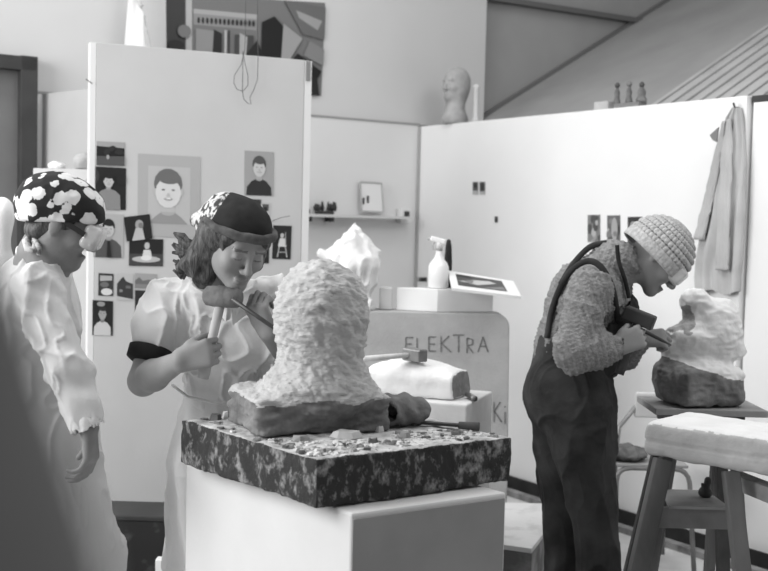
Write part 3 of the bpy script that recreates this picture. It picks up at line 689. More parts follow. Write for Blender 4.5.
a = P(468,391,4.06); a.z = ZC+.012; b = P(475,397,3.97); b.z = ZC+.012
tag(MB().tube([a, b], .0105, 10).build('metal_peg', METAL, smooth=True), 'short round metal peg lying right of the cut stone', 'peg')

# floor crate beside the plinth
fa, fb_ = P(543,545,4.25), P(499,545,4.25); ZK = fa.z; k2 = P(546,502,4.9)
ck = thing('wooden_crate', ((fa.x+fb_.x)/2, 4.5, 0), 'low dusty wooden crate on the floor right of the plinth', 'crate')
kp = [Vector((fb_.x,fb_.y,0)), Vector((P(532,545,4.2).x,4.2,0)), Vector((fa.x+.02,4.4,0)), Vector((k2.x,4.9,0)), Vector((fb_.x,4.9,0))]
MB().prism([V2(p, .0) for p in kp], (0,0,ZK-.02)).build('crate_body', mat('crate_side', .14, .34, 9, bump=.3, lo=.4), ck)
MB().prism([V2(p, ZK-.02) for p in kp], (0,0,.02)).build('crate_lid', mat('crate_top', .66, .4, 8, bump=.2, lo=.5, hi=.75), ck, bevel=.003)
# dark crate under the display board
a, b = P(96,515,4.62), P(186,515,4.62)
dk = thing('dark_box', ((a.x+b.x)/2, 4.7, 0), 'low black scuffed box on the floor in front of the board', 'box')
MB().box(((a.x+b.x)/2, 4.74, (a.z-.02)/2), (b.x-a.x, .24, a.z-.02)).build('box_body', mat('scuffed_black', .02, .10, 11, rough=.6, lo=.55, hi=.75), dk, bevel=.004)
MB().box(((a.x+b.x)/2, 4.74, a.z-.01), (b.x-a.x+.01, .25, .02)).build('box_lid', DARK, dk, bevel=.004)
q = P(162,558,4.5)
tag(MB().box((q.x, 4.5, q.z/2), (.045,.05,q.z)).build('small_white_block', PLASTER, bevel=.004), 'small white block on the floor before the black box', 'block')

# cabinet behind the left woman and pieces on it
a, b = P(33,168,5.2), P(100,166,5.2)
cb_ = thing('white_cabinet', ((a.x+b.x)/2, 5.3, 0), 'tall white cabinet behind the patterned headscarf', 'cabinet')
MB().box(((a.x+b.x)/2, 5.32, a.z/2), (b.x-a.x, .24, a.z)).build('body', mat('cabinet_white', .56, .52, 4), cb_, bevel=.004)
MB().box(((a.x+b.x)/2, 5.195, a.z-.2), (b.x-a.x-.04, .012, .34)).build('door', mat('cabinet_white', .72), cb_, bevel=.003)
MB().tube([P(70,200,5.17), P(88,178,5.17)], .004, 6).build('door_handle', mat('grey_plastic', .4), cb_)
q = P(57,166,5.28); q.z = a.z
S = SDF(q-Vector((.07,.06,.01)), q+Vector((.07,.06,.07)), .004); S.ell(q+Vector((0,0,.014)), (.04,.035,.022), k=0); S.plane(q+Vector((0,0,.001)), (0,0,-1))
tag(sdfobj(S, 'plaster_lump', PLASTER, disp=lambda V, n: .003*fbm(V*40, 2)), 'small smooth white plaster lump on the tall cabinet', 'plaster piece')
q = P(83,166,5.3); q.z = a.z
S = SDF(q-Vector((.07,.09,.01)), q+Vector((.05,.09,.12)), .005); S.ell(q+Vector((.01,0,.03)), (.055,.06,.05), k=0); S.plane(q+Vector((0,0,.001)), (0,0,-1))
tag(sdfobj(S, 'rough_stone', mat('cabinet_stone', .46, .36, 9, bump=.3), disp=lambda V, n: .006*fbm(V*25, 2)), 'pale grey rounded stone on the cabinet beside the board edge', 'stone')
# plaster figure at the left frame edge
q = P(2,262,4.1)
S = SDF((q.x-.25,3.9,q.z-.75), (q.x+.16,4.32,q.z+.3), .009)
S.ell((q.x,4.1,q.z+.17), (.042,.05,.065), k=.01); S.cap((q.x,4.1,q.z-.02), (q.x,4.1,q.z+.12), .035, .03, .03); S.chain([(q.x-.005,4.1,q.z-.7),(q.x-.005,4.1,q.z-.3),(q.x-.005,4.1,q.z-.02)], [.07,.06,.055], .03)
fg = sdfobj(S, 'plaster_figure', PLASTER, disp=lambda V, n: .004*fbm(V*15, 2))
tag(fg, 'slim white plaster figure at the left frame edge behind the coat', 'sculpture')
zf = q.z-.76
tag(MB().box((q.x-.005,4.1,zf/2), (.2,.2,zf)).build('figure_pedestal', PLINTH, bevel=.004), 'white pedestal under the slim plaster figure', 'pedestal')

# ================================================================ ON TOP OF THE RIGHT PARTITION
def ontop(px, s=.045, dz=0):
    d = RP(px, 110, wb(s,0,0), DB); return Vector((d.x, d.y, ZT+dz))
q = ontop(455)
Rh = frame((-.75,-.62,.0), (0,0,1))
S = SDF(q-Vector((.14,.14,.02)), q+Vector((.14,.14,.42)), .005)
head_sdf(S, q+Vector((0,0,.245)), Rh, .88, ears=False)
S.cap(q+Vector((0,.0,.03)), q+Vector((0,.0,.2)), .065, .055, .02); S.ell(q+Vector((0,0,.03)), (.08,.07,.05), k=.03); S.ell(q+Vector((.02,.02,.23)), (.07,.07,.11), k=.03); S.plane(q+Vector((0,0,.002)), (0,0,-1))
tag(sdfobj(S, 'head_sculpture', mat('old_plaster', .42, .30, 12, bump=.3), origin=q), 'grey modelled portrait head standing on the right partition top', 'sculpture')
q = ontop(476)
tag(MB().lathe(q, [(.022,0),(.022,.02),(.014,.03),(.016,.2),(.022,.215),(.012,.225)], 14).build('slim_column', mat('column_pale', .55), smooth=True), 'slim pale column right beside the portrait head', 'column')
fm_ = mat('figurine_clay', .12, .22, 20)
q = ontop(604); MB
tag(MB().box(q+Vector((0,0,.022)), (.10,.05,.044), -.97).build('plaster_offcut', mat('offcut', .5, .4, 9), bevel=.004), 'pale low block left of the three figurines', 'block')
q0 = ontop(630)
tag(MB().box(q0+Vector((0,0,.012)), (.17,.06,.024), -.97).build('figurine_board', mat('board_dark', .2)), 'thin dark board under the three figurines', 'board')
for px, hh, lab, dk_ in ((616.5,.115,'left clay figurine with round head, farthest from the coat',0), (628.5,.115,'middle thin clay figurine with round head and bent waist',1), (641,.10,'right squat clay figurine, darkest of the three',2)):
    q = ontop(px, dz=.025); mb = MB(); w0 = .016 if dk_ < 2 else .024
    t = thing('figurine', q, lab, 'figurine', 'clay figurines on the partition top')
    MB().lathe(q, [(w0*1.1,0),(w0*1.2,.01),(w0*.8,hh*.3),(w0*.95,hh*.5),(w0*.5,hh*.68),(w0*.4,hh*.72)], 12).build('figure_body', fm_, t, smooth=True)
    MB().lathe(q+Vector((0,0,hh*.7)), [(.004,0),(.012,.008),(.014,.018),(.008,.028),(.002,.031)], 12).build('figure_head', mat('figurine_dark', .08) if dk_ != 1 else fm_, t, smooth=True)

# ================================================================ RIGHT: CHAIR, STANDS, STONE
def leg(a, b, r, name, m, par): return MB().tube([a, b], r, 10).build(name, m, par, smooth=True)
ch = thing('chair', P(652,560,5.1)*1, 'tubular steel chair with dark seat pad behind the wooden trestle', 'chair')
tubem = mat('tube_steel', .28, .2, 9, rough=.4, metal=.3)
x0, x1 = P(617,468,4.85).x, P(688,468,4.85).x; yf, yb = 4.85, 5.15; zs_ = P(650,466,4.9).z
def rail(pts): return MB().tube(pts, .011, 10)
def rnd_corner(a, c, b, n=4):
    a, b, c = Vector(a), Vector(b), Vector(c); return [a.lerp(c, t/n).lerp(c.lerp(b, t/n), t/n) for t in range(n+1)]
def up_leg(x, xo, y, yo): return [Vector((x+xo, y+yo, 0))]
rail([Vector((x0-.0,yf-.0,.0))]+rnd_corner((x0,yf,zs_-.06),(x0,yf,zs_),(x0+.06,yf,zs_))+rnd_corner((x1-.06,yf,zs_),(x1,yf,zs_),(x1+.01,yf,zs_-.06))+[Vector((x1+.045,yf,.0))]).build('front_leg_frame', tubem, ch, smooth=True)
rail([Vector((x0+.06,yb,.0)), Vector((x0+.055,yb,zs_-.02)), Vector((x0+.07,yb+.02,zs_+.12)), P(641,400,yb+.06)]).build('rear_leg', tubem, ch, smooth=True)
rail([Vector((x1-.02,yb,.0)), Vector((x1-.03,yb,zs_-.02)), Vector((x1-.03,yb+.02,zs_+.12)), P(700,400,yb+.06)]).build('rear_leg', tubem, ch, smooth=True)
q = P(670,406,yb+.03)
MB().box((q.x+.01,yb+.045,q.z), (.34,.02,.12), R=Matrix.Rotation(.1,3,'X')).build('backrest', mat('chair_ply', .62, .55, 5), ch, bevel=.008)
MB().box(((x0+x1)/2,(yf+yb)/2,zs_+.012), (x1-x0-.0,yb-yf+.02,.014)).build('seat', mat('seat_ply', .3), ch, bevel=.004)
S = SDF((x0-.07,yf-.06,zs_), (x0+.25,yb+.05,zs_+.12), .006); S.ell((x0+.06,(yf+yb)/2-.02,zs_+.045), (.095,.14,.028), k=0); S.cap((x0-.02,yf+.03,zs_+.055), (x0+.13,yf+.1,zs_+.045), .022, .02, .02); S.plane((0,0,zs_+.027), (0,0,-1))
tag(sdfobj(S, 'dark_cloth', mat('dark_felt', .07, .14, 18, bump=.4), disp=lambda V, n: .006*fbm(V*24, 2)+.004*np.sin(V[:,0]*120)), 'dark folded cloth lying on the tubular chair seat', 'cloth')

# stand under the figure stone
zt_ = P(702,404,4.1).z
st = thing('sculpture_stand', (P(702,404,4.1).x, 4.1, 0), 'wooden sculpting stand with grey top board under the carved stone', 'stand')
sx = P(702,404,4.1).x
MB().box((sx,4.12,zt_-.012), (.40,.30,.024), .0).build('top_board', mat('stand_board', .24, .34, 10), st, bevel=.003)
MB().box((sx+.0,4.12,zt_-.05), (.27,.2,.05)).build('apron', DARK, st, bevel=.003)
for a, b in (((sx-.10,4.05),(sx-.225,3.98)),((sx+.10,4.05),(sx+.165,3.98)),((sx+.095,4.2),(sx+.10,4.28)),((sx-.10,4.2),(sx-.24,4.28))):
    MB().bar(Vector((a[0],a[1],zt_-.04)), Vector((b[0],b[1],0.0)), .035, .035, up=(0,1,0)).build('leg', WOOD, st)
# stone
fc = Vector((P(699,404,4.1).x, 4.1, zt_))
S = SDF(fc-Vector((.22,.19,.01)), fc+Vector((.22,.19,.48)), .005)
def L2(px, py, dy=0): 
    q = P(px, py, 4.1); return Vector((q.x, 4.1+dy, q.z))
S.ell(L2(697,378), (.148,.12,.095), k=0); S.ell(L2(672,378), (.055,.09,.085), k=.03)
S.rbox(L2(700,384), (.13,.11,.07), np.array(Matrix.Rotation(.3,3,'Z')), .03, .02)
S.cap(L2(680,345), L2(715,345), .07, .075, .03); S.ell(L2(712,330), (.10,.09,.11), k=.03); S.ell(L2(704,312), (.07,.075,.055), k=.03); S.ell(L2(690,335,-.03), (.075,.07,.05), k=.03)
S.ell(L2(694,301,-.01), (.055,.065,.052), k=.012); S.cap(L2(724,312), L2(734,350), .045, .04, .02); S.cap(L2(672,340,-.02), L2(714,315,-.03), .03, .045, .012)
S.ell(L2(741,366,-.06), (.014,.03,.014), k=.008, op='sub')
S.plane(fc+Vector((0,0,.004)), (0,0,-1))
def smat(V, n):
    lim = L2(700,360).z+.02*vnoise(V*14)-.30*np.maximum(V[:,0]-L2(688,0).x, 0)-.0
    hairp = ((V[:,0]-L2(689,0).x)/.055)**2+((V[:,2]-L2(0,302).z)/.055)**2+.5*vnoise(V*30) < .8
    return np.where(V[:,2] < lim, 1, np.where(hairp, 2, 0))
fs = sdfobj(S, 'carved_stone', [mat('bright_stone', .80, .72, 10, bump=.35, bscale=50), mat('dark_raw_stone', .26, .15, 13, bump=.6, bscale=40), mat('scratched_stone', .42, .3, 26, bump=.5)], disp=lambda V, n: .005*fbm(V*20, 3)+.004*ridge(V*np.array([30,30,55.]))-.002, matfn=smat, it=2, origin=fc)
tag(fs, 'white carved stone figure with raw dark lower part on the stand', 'sculpture')

# trestle and plaster slab in front
ta = P(641,457,3.36); tb = P(768,476,3.10); zb_ = (ta.z+tb.z)/2; dd = Vector((tb.x-ta.x, tb.y-ta.y, 0)).normalized(); dn = Vector((-dd.y, dd.x, 0))
TLn = .78; tc_ = Vector((ta.x, ta.y, zb_))+dd*(TLn/2)+dn*.13+Vector((0,0,.055))
Rt = np.array(Matrix((dd, dn, Vector((0,0,1)))).transposed())
S = SDF(Vector((ta.x-.06, tb.y-.3, zb_-.05)), Vector((ta.x+.95, ta.y+.33, zb_+.16)), .006)
S.rbox(tc_, (TLn/2,.13,.055), Rt, .022, 0); S.plane(tc_-dd*(TLn/2-.012)+Vector((0,0,.05)), (-dd.x,-dd.y,.8), .02)
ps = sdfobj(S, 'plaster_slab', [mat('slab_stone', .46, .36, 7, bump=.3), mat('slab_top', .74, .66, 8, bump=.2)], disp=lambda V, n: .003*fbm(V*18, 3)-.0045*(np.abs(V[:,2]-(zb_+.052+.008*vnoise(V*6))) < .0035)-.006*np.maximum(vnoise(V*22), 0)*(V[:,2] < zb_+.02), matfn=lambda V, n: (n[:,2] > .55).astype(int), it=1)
tag(ps, 'long pale stone slab with rough lower edge lying on the trestle', 'slab')
tr = thing('trestle', (P(690,460,3.4).x, 3.4, 0), 'worn wooden four legged trestle carrying the pale stone slab', 'trestle')
zl = zb_-.006
def pleg(p0, p1, Y0, Y1, w, t, m=WOOD, name='leg'):
    a = P(p0[0], p0[1], Y0); b = P(p1[0], p1[1], Y1); d = b-a; a = a+d*((zl-a.z)/d.z); b = a+d*((0-a.z)/d.z)
    MB().bar(a, b, w, t, up=(0,1,0)).build(name, m, tr, bevel=.003)
pleg((661,470),(638,571),3.34,3.30,.053,.045); pleg((731,475),(742,571),3.2,3.14,.045,.04)
pleg((664,470),(650,571),3.56,3.62,.035,.04); pleg((721,475),(723,571),3.5,3.56,.036,.04)
a, b = P(657,517,3.36), P(728,517,3.36); b.z = a.z
MB().bar(a, b, .02, .062, up=(0,0,1)).build('cross_board', mat('cross_wood', .13, .2, 9, bump=.2), tr, bevel=.002)
zs2 = a.z+.031
MB().hexa([Vector((x,y,zs2)) for x, y in ((a.x+.03,3.34),(b.x+.0,3.34),(b.x-.01,3.56),(a.x+.06,3.56))], [Vector((x,y,zs2+.008)) for x, y in ((a.x+.03,3.34),(b.x,3.34),(b.x-.01,3.56),(a.x+.06,3.56))]).build('shelf', mat('shelf_wood', .3, .24, 12), tr)
a, b = P(732,478,3.34), P(800,505,3.05); MB().bar(a, b, .05, .045).build('side_beam', mat('beam_wood', .2, .34, 9, bump=.2), tr, bevel=.003)
q = P(705,502,3.46); q.z = zs2+.0085
S = SDF(q-Vector((.05,.04,.005)), q+Vector((.05,.04,.08)), .0025)
S.ell(q+Vector((0,0,.015)), (.022,.018,.018), k=0); S.cap(q+Vector((-.004,0,.02)), q+Vector((.006,0,.045)), .014, .010, .006); S.ell(q+Vector((.006,0,.052)), (.011,.011,.013), k=.004); S.cap(q+Vector((-.006,-.012,.02)), q+Vector((-.012,-.005,.042)), .006, .005, .004); S.plane(q+Vector((0,0,.001)), (0,0,-1))
tag(sdfobj(S, 'seated_figurine', mat('dark_bronze', .03, .06, 30, rough=.4)), 'tiny dark seated figurine on the trestle shelf', 'figurine')

# ================================================================ HANGING COAT
def coat():
    t = thing('hanging_coat', RP(737,108,rwq,rwn)+rwn*.03, 'light grey linen coat hanging on the right wall', 'coat')
    rows = [(108,736,743),(118,731,745),(140,725,747),(165,719,748),(190,714,747.5),(215,709,747),(240,704,745.5),(262,699,744),(276,697.5,742.5),(292,699,742)]
    nu = 90; vs = []; nr = 46; hem = []
    for j in range(nr):
        f = j/(nr-1)*(len(rows)-1); i = min(int(f), len(rows)-2); g = f-i
        y, l, r = [rows[i][k]*(1-g)+rows[i+1][k]*g for k in range(3)]
        for k in range(nu):
            u = k/(nu-1); th = 2*math.pi*u     # closed ring: front half then back half
            uu = .5-.5*math.cos(th); fr = math.sin(th)
            v = j/(nr-1)
            fold = (math.sin(uu*19+v*2.2)*.5+math.sin(uu*31-v*3+1)*.3+mnoise.noise((uu*7, v*4, 3))*.8)
            ye = y+(1.2*math.sin(uu*9+.8)-5*(uu < .33)*0)*v**6*2
            off = .012+(.028+.035*min(v*3,1))*(.55+.35*fold) if fr > 0 else .006
            off = off*(abs(math.sin(th))**.35)+.004
            q = RP(l+(r-l)*uu, ye, rwq, rwn)+rwn*off; vs.append(q)
    fs = [(j*nu+k, j*nu+(k+1)%nu, (j+1)*nu+(k+1)%nu, (j+1)*nu+k) for j in range(nr-1) for k in range(nu)]
    o = link('coat_body', vs, fs, [CLOTHC], None, t, smooth=True)
    # sleeve: a soft flattened tube hanging down the front
    for nm_, line in (('sleeve', [(738,120,.010),(737,145,.026),(735,175,.034),(733,205,.036),(732,232,.036),(731,258,.038),(731,270,.036)]), ('sleeve', [(733,122,.008),(728,150,.018),(721,185,.024),(714,215,.028),(708,240,.030)])):
        vs = []; n = 28; K = 30
        for j in range(K):
            f = j/(K-1)*(len(line)-1); i = min(int(f), len(line)-2); g = f-i
            x, y, r0 = [line[i][k]*(1-g)+line[i+1][k]*g for k in range(3)]; c = RP(x, y, rwq, rwn)+rwn*.062
            for k in range(n):
                a = 2*math.pi*k/n; rr = r0*(1+.28*mnoise.noise((math.cos(a)*1.6, math.sin(a)*1.6, j*.13+x)))
                vs.append(c+DW*rr*math.cos(a)+rwn*(rr*.42*math.sin(a)+.004*math.sin(k*1.9+j*.3)))
        fs = [(j*n+k, j*n+(k+1)%n, (j+1)*n+(k+1)%n, (j+1)*n+k) for j in range(K-1) for k in range(n)]+[tuple(range(n-1,-1,-1)), tuple((K-1)*n+k for k in range(n))]
        link(nm_, vs, fs, [CLOTHC], None, t, smooth=True)
    MB().prism([RP(x, y, rwq, rwn)+rwn*.06 for x, y in ((719,136),(728,128),(726,143),(722,141))], rwn*.006).build('pocket_flap', mat('coat_dark', .2), t)
    a = RP(739,108,rwq,rwn); MB().tube([a, a+rwn*.03, a+rwn*.04+Vector((0,0,.02))], .005, 8).build('coat_hook', DARKMETAL, None)
coat(); tag(bpy.data.objects['coat_hook'], 'small metal hook above the hanging coat', 'hook')

# ================================================================ BLURRED FOREGROUND FORM
fgm = mat('grey_cover_cloth', .20, .17, 12, rough=.95)
ax0 = P(-150, 571, .2); kz = lambda py: P(-150, py, .2).z; kr = .2/1130
prof = [(.20,0),(.19,.4),(.13,.9),(.075,1.25),(250*kr,kz(571)),(222*kr,kz(480)),(196*kr,kz(400)),(168*kr,kz(300)),(150*kr,kz(250)),(120*kr,kz(215)),(70*kr,kz(195)),(5*kr,kz(188))]
tag(MB().lathe((ax0.x,.2,0), prof, 40).build('covered_sculpture', fgm, smooth=True), 'out of focus dark grey covered form at the lower left frame edge', 'covered sculpture')

# ================================================================ PEOPLE
def folds(V, seed, k=(9,9,4), amp=.008, fine=.003):
    w_ = np.stack([vnoise(V*5+seed), vnoise(V*5+seed+9), vnoise(V*5+seed+19)], 1)*.6
    q = V*np.array(k)+seed+w_; a = np.clip(ridge(q), 0, 1)**2; b = np.clip(ridge(q*2.1+w_*2+seed), 0, 1)**3
    return amp*(a*1.3-.45)+fine*(b*2.2-.5)
def lo_hi(pts, m):
    a = np.array([list(p) for p in pts]); return a.min(0)-m, a.max(0)+m
Z = Vector((0,0,1))

# ---------------- woman in the middle with the mallet
def woman():
    base = P(226,571,3.45); base.z = 0
    t = thing('person', base, 'person in white short sleeved blouse and dark headscarf striking a chisel with a mallet', 'person')
    hc = P(238,243,3.14); hf = Vector((.45,-.72,-.46)); R = frame(hf, Vector((.06,0.05,1)))
    nk = P(217,288,3.30); chest = P(224,325,3.40); waist = P(226,385,3.45); hip = P(228,430,3.47)
    shR = P(168,306,3.33); elR = P(143,381,3.24); wrR = P(180,361,3.075)
    shL = P(268,300,3.36); elL = P(300,372,3.32); wrL = P(269,333,3.15)
    S = SDF((-.82,2.92,-.0), (-.02,3.68,1.78), .0042)
    head_sdf(S, hc, R, .96)
    S.cap(hc+R@Vector((0,-.03,-.07)), nk, .052, .056, .03)
    S.cap(nk, chest, .07, .115, .05); S.cap(shR, shL, .05, .05, .05); S.cap(chest, waist, .115, .105, .04); S.cap(waist, hip, .11, .13, .05)
    for sx_ in (-.075, .075):
        a = hip+Vector((sx_,0,-.02)); S.chain([a, Vector((a.x,a.y+.0,.48)), Vector((a.x,a.y+.03,.09))], [.085,.055,.038], .02)
    S.chain([shR, elR], [.052,.043], .03); S.chain([elR, elR.lerp(wrR,.3), wrR], [.041,.044,.027], .015)
    S.chain([shL, elL, wrL], [.05,.042,.027], .02)
    # mallet axis
    ma, mb_ = P(203,378,3.112), P(221,301,3.112); ax = (mb_-ma).normalized()
    f = (P(210,350,3.05)-wrR); 
    hand_sdf(S, wrR, Vector((.93,-.05,.30)), Vector((.1,.95,-.05)), side=1 if True else -1, curl=(62,78,45), thumb=(.75,.25,.65), tcurl=.3)
    hand_sdf(S, wrL, Vector((-.42,-.25,.85)), Vector((.55,.8,.2)), side=1, curl=(60,75,45), thumb=(.6,.3,.7), tcurl=.3)
    fm0 = face_mat(hc, R, .96)
    body = sdfobj(S, 'body', [SKIN, BROW, LIP], t, matfn=lambda V, n: fm0(V, n)*(np.linalg.norm(V-np.array(hc), axis=1) < .16), it=1)
    # hair
    S = SDF(hc-Vector((.22,.2,.2)), hc+Vector((.2,.2,.2)), .0045)
    H = lambda x, y, z: hc+R@(Vector((x, y, z))*.96)
    S.ell(H(0,-.022,.03), (.087,.098,.094), np.array(R), 0); S.ell(H(0,.115,-.03), (.068,.062,.10), np.array(R), .01, 'sub')
    for p0, p1, r0, r1 in ((H(-.05,-.05,0), H(-.055,-.055,-.06), .04, .03),(H(.05,-.03,-.02), H(.062,-.02,-.13), .038,.03),(H(.055,-.05,0), H(.065,-.05,-.12), .045, .04),(H(0,-.08,-.02),H(0,-.085,-.1),.05,.04)): S.cap(p0, p1, r0, r1, .02)
    S.cap(P(197,262,3.16), P(181,268,3.18), .036, .014, .015); S.cap(P(195,252,3.2), P(184,243,3.22), .03, .012, .012)
    S.cap(H(-.075,.02,-.0), H(-.07,.025,-.06), .014, .010, .01)
    rr = random.Random(5)
    def hd(V, n): return .006*ridge((V-np.array(hc))@np.array(R)*np.array([38,38,9.]))+.004*fbm(V*30, 2)
    S.plane(H(0,0,.055), R@Vector((0,.1,1)), .01)
    hr_ = sdfobj(S, 'hair', HAIR, t, disp=hd)
    mb = MB()
    for i in range(18):
        a = P(200+rr.uniform(-4,8), 236+rr.uniform(0,30), 3.17+rr.uniform(-.02,.03)); e_ = rr.uniform(240,274); c_ = rr.uniform(-5,5)
        pts = [a, P(190+rr.uniform(-3,3), (e_+252)/2+c_, 3.18), P(182+rr.uniform(-3,2), e_+c_, 3.19), P(177+rr.uniform(-5,3), e_-rr.uniform(2,9), 3.19)]
        mb.tube(pts, [.006,.010,.009,.004], 6)
    mb.build('loose_strands', HAIR, hr_, smooth=True)
    # headscarf with rolled brim
    S = SDF(hc-Vector((.22,.22,.12)), hc+Vector((.22,.22,.22)), .004)
    S.ell(H(0,-.022,.042), (.090,.106,.080), np.array(R), 0); S.plane(H(0,.0,.032), R@Vector((0,.34,-1)), .008)
    S.cap(H(.03,-.09,.05), P(197,220,3.2), .05, .02, .04); S.cap(P(206,228,3.17), P(199,238,3.17), .03, .012, .02)
    def scm(V, n):
        return (V[:,0] < P(212,220,3.1).x+(V[:,2]-P(212,220,3.1).z)*.55).astype(int)
    flo = mat('lace_cloth', .05, .55, 60, lo=.42, hi=.54, rough=.95)
    sc = sdfobj(S, 'headscarf', [BLACKC, flo], t, disp=lambda V, n: .003*fbm(V*22, 2), matfn=scm)
    pts = [H(.098*math.sin(a), .113*math.cos(a)-.022, .044+.02*math.cos(a)+.002*math.sin(a*9)) for a in [math.radians(d) for d in range(-112, 113, 14)]]
    MB().tube(pts, [.008+.006*math.sin(math.pi*i/(len(pts)-1)) for i in range(len(pts))], 10).build('rolled_brim', mat('brim_cloth', .05, .10, 30, bump=.3), sc, smooth=True)
    # neck shadowed collar, blouse
    S = SDF((-.80,3.10,.90), (-.08,3.68,1.52), .005)
    S.cap(nk+Vector((0,.01,-.045)), chest, .088, .142, .05); S.cap(shR+Vector((0,0,.002)), shL, .066, .066, .05); S.cap(chest, waist+Vector((0,0,-.01)), .142, .128, .04); S.ell(P(236,338,3.31), (.125,.07,.085), k=.05)
    sleeve_end = shR.lerp(elR, .60)
    S.chain([shR, shR.lerp(sleeve_end,.5)+Vector((-.008,-.01,0)), sleeve_end], [.064,.072,.064], .04)
    S.plane(sleeve_end+(elR-shR).normalized()*.03, (elR-shR), .0) if False else None
    d = (elR-shR).normalized(); S.rbox(sleeve_end+d*.10, (.10,.14,.085), np.array(frame(Vector((0,1,0)), -d)), .002, 0, 'sub')
    slL = shL.lerp(elL, .62); S.chain([shL, slL], [.066,.075], .03); S.cap(slL, slL+(elL-shL)*.4, .05,.05, 0, 'sub')
    S.cap(P(231,292,3.14), P(228,316,3.24), .028, .012, .01, 'sub')
    bl = sdfobj(S, 'blouse', CLOTHW, t, disp=lambda V, n: folds(V, 3.1, (11,11,6.5), .014, .005), it=2)
    # dark cuff band under the sleeve
    c0 = sleeve_end+d*.008; MB().lathe(c0, [(.060,-.014),(.071,-.008),(.069,.026),(.055,.034)], 28, axis=d, sq=1.0).build('dark_cuff', BLACKC, t, smooth=True)
    # collar
    MB().prism([P(214,290,3.17),P(228,300,3.13),P(226,322,3.19),P(212,306,3.2)], (0,.008,0)).prism([P(242,302,3.15),P(232,306,3.17),P(232,326,3.2),P(250,312,3.2)], (0,.008,0)).build('collar', CLOTHW, bl, bevel=.003)
    # apron skirt
    S = SDF((-.90,3.08,.28), (.02,3.85,1.14), .006)
    S.chain([waist+Vector((-.005,0,-.01)), hip, Vector((hip.x-.01,3.49,.75)), Vector((hip.x-.02,3.5,.36))], [.122,.145,.165,.18], .03); S.plane((0,0,.40), (0,0,-1)); S.plane(waist+Vector((0,0,.012)), (0,0,1), .01)
    S.rbox((-.22,3.19,.5),(.37,.09,.9), np.array(Matrix.Rotation(math.radians(34),3,'Z')), .0, .0, 'sub') if False else None
    pb_ = Vector((PL.x, PL.y, 0)); nb = Vector((-(PB-PL).y, (PB-PL).x, 0)).normalized()
    S.plane(pb_+nb*.03, -nb, .03)
    an = lambda V: np.arctan2(V[:,1]-3.49, V[:,0]-hip.x)
    sdfobj(S, 'apron_skirt', CLOTHW, t, disp=lambda V, n: .011*np.sin(an(V)*11+vnoise(V*3)*3)*np.clip((1.08-V[:,2])*2.2, 0, 1)+folds(V, 5.5, (8,8,3), .006, .002))
    MB().tube([P(172,385,3.36)+Vector((0,0,.0)), P(188,397,3.31), P(215,403,3.29), P(250,402,3.31)], .0045, 8).build('apron_tie', CLOTHW, t, smooth=True)
    for sx_ in (-.075,.075):
        S = SDF((hip.x+sx_-.08,3.28,-.01), (hip.x+sx_+.08,3.62,.13), .006); S.cap((hip.x+sx_,3.52,.045), (hip.x+sx_+.01,3.36,.03), .045, .04, .02); S.ell((hip.x+sx_,3.5,.07), (.04,.05,.05), k=.02); S.plane((0,0,.0), (0,0,-1))
        sdfobj(S, 'shoe', DARK, t)
    # mallet
    m = thing('mallet', ma, 'short mallet with pale wooden handle held upright in a fist', 'mallet')
    MB().tube([ma, ma+ax*.02, ma+ax*.1, mb_], [.016,.017,.013,.014], 14).build('handle', mat('mallet_handle', .52, .42, 9, stretch=(3,3,.5)), m, smooth=True)
    hd_ = Vector((.93,-.25,-.04)).normalized(); c = mb_+ax*.012
    MB().lathe(c-hd_*.052, [(.018,0),(.027,.008),(.031,.045),(.027,.1),(.020,.108)], 18, axis=hd_).build('mallet_head', mat('mallet_iron', .20, .10, 20, bump=.4, bscale=60), m, smooth=True)
    c0, c1 = P(232,299,3.06), P(277,330,3.05)
    k = thing('chisel', c1, 'thin dark steel chisel held against the stone head', 'chisel')
    MB().tube([c0, c1.lerp(c0,.15), c1], [.006,.006,.0035], 8).build('blade', DARKMETAL, k, smooth=True)
    return t
def flower_mat(name, scale, dark_pos, petal):
    m = bpy.data.materials.new(name); m.use_nodes = True; nt = m.node_tree; N = nt.nodes; L = nt.links; p = N['Principled BSDF']; p.inputs['Roughness'].default_value = .9
    tc = N.new('ShaderNodeTexCoord'); v = N.new('ShaderNodeTexVoronoi'); v.inputs['Scale'].default_value = scale
    L.new(tc.outputs['Object'], v.inputs['Vector'])
    n = N.new('ShaderNodeTexNoise'); n.inputs['Scale'].default_value = scale*2.4; n.inputs['Detail'].default_value = 2; L.new(tc.outputs['Object'], n.inputs['Vector'])
    a = N.new('ShaderNodeMath'); a.operation = 'MULTIPLY_ADD'; a.inputs[1].default_value = .45; L.new(n.outputs[0], a.inputs[0]); L.new(v.outputs['Distance'], a.inputs[2])
    r = N.new('ShaderNodeValToRGB'); r.color_ramp.interpolation = 'LINEAR'; e = r.color_ramp.elements
    e[0].position = dark_pos; e[0].color = (.35,.35,.35,1); e[1].position = .80; e[1].color = (.012,.012,.012,1)
    x = e.new(dark_pos+.05); x.color = (petal,petal,petal,1); x = e.new(.70); x.color = (petal*.85,)*3+(1,); x = e.new(.735); x.color = (.012,.012,.012,1)
    L.new(a.outputs[0], r.inputs[0]); L.new(r.outputs[0], p.inputs['Base Color']); return m
woman()

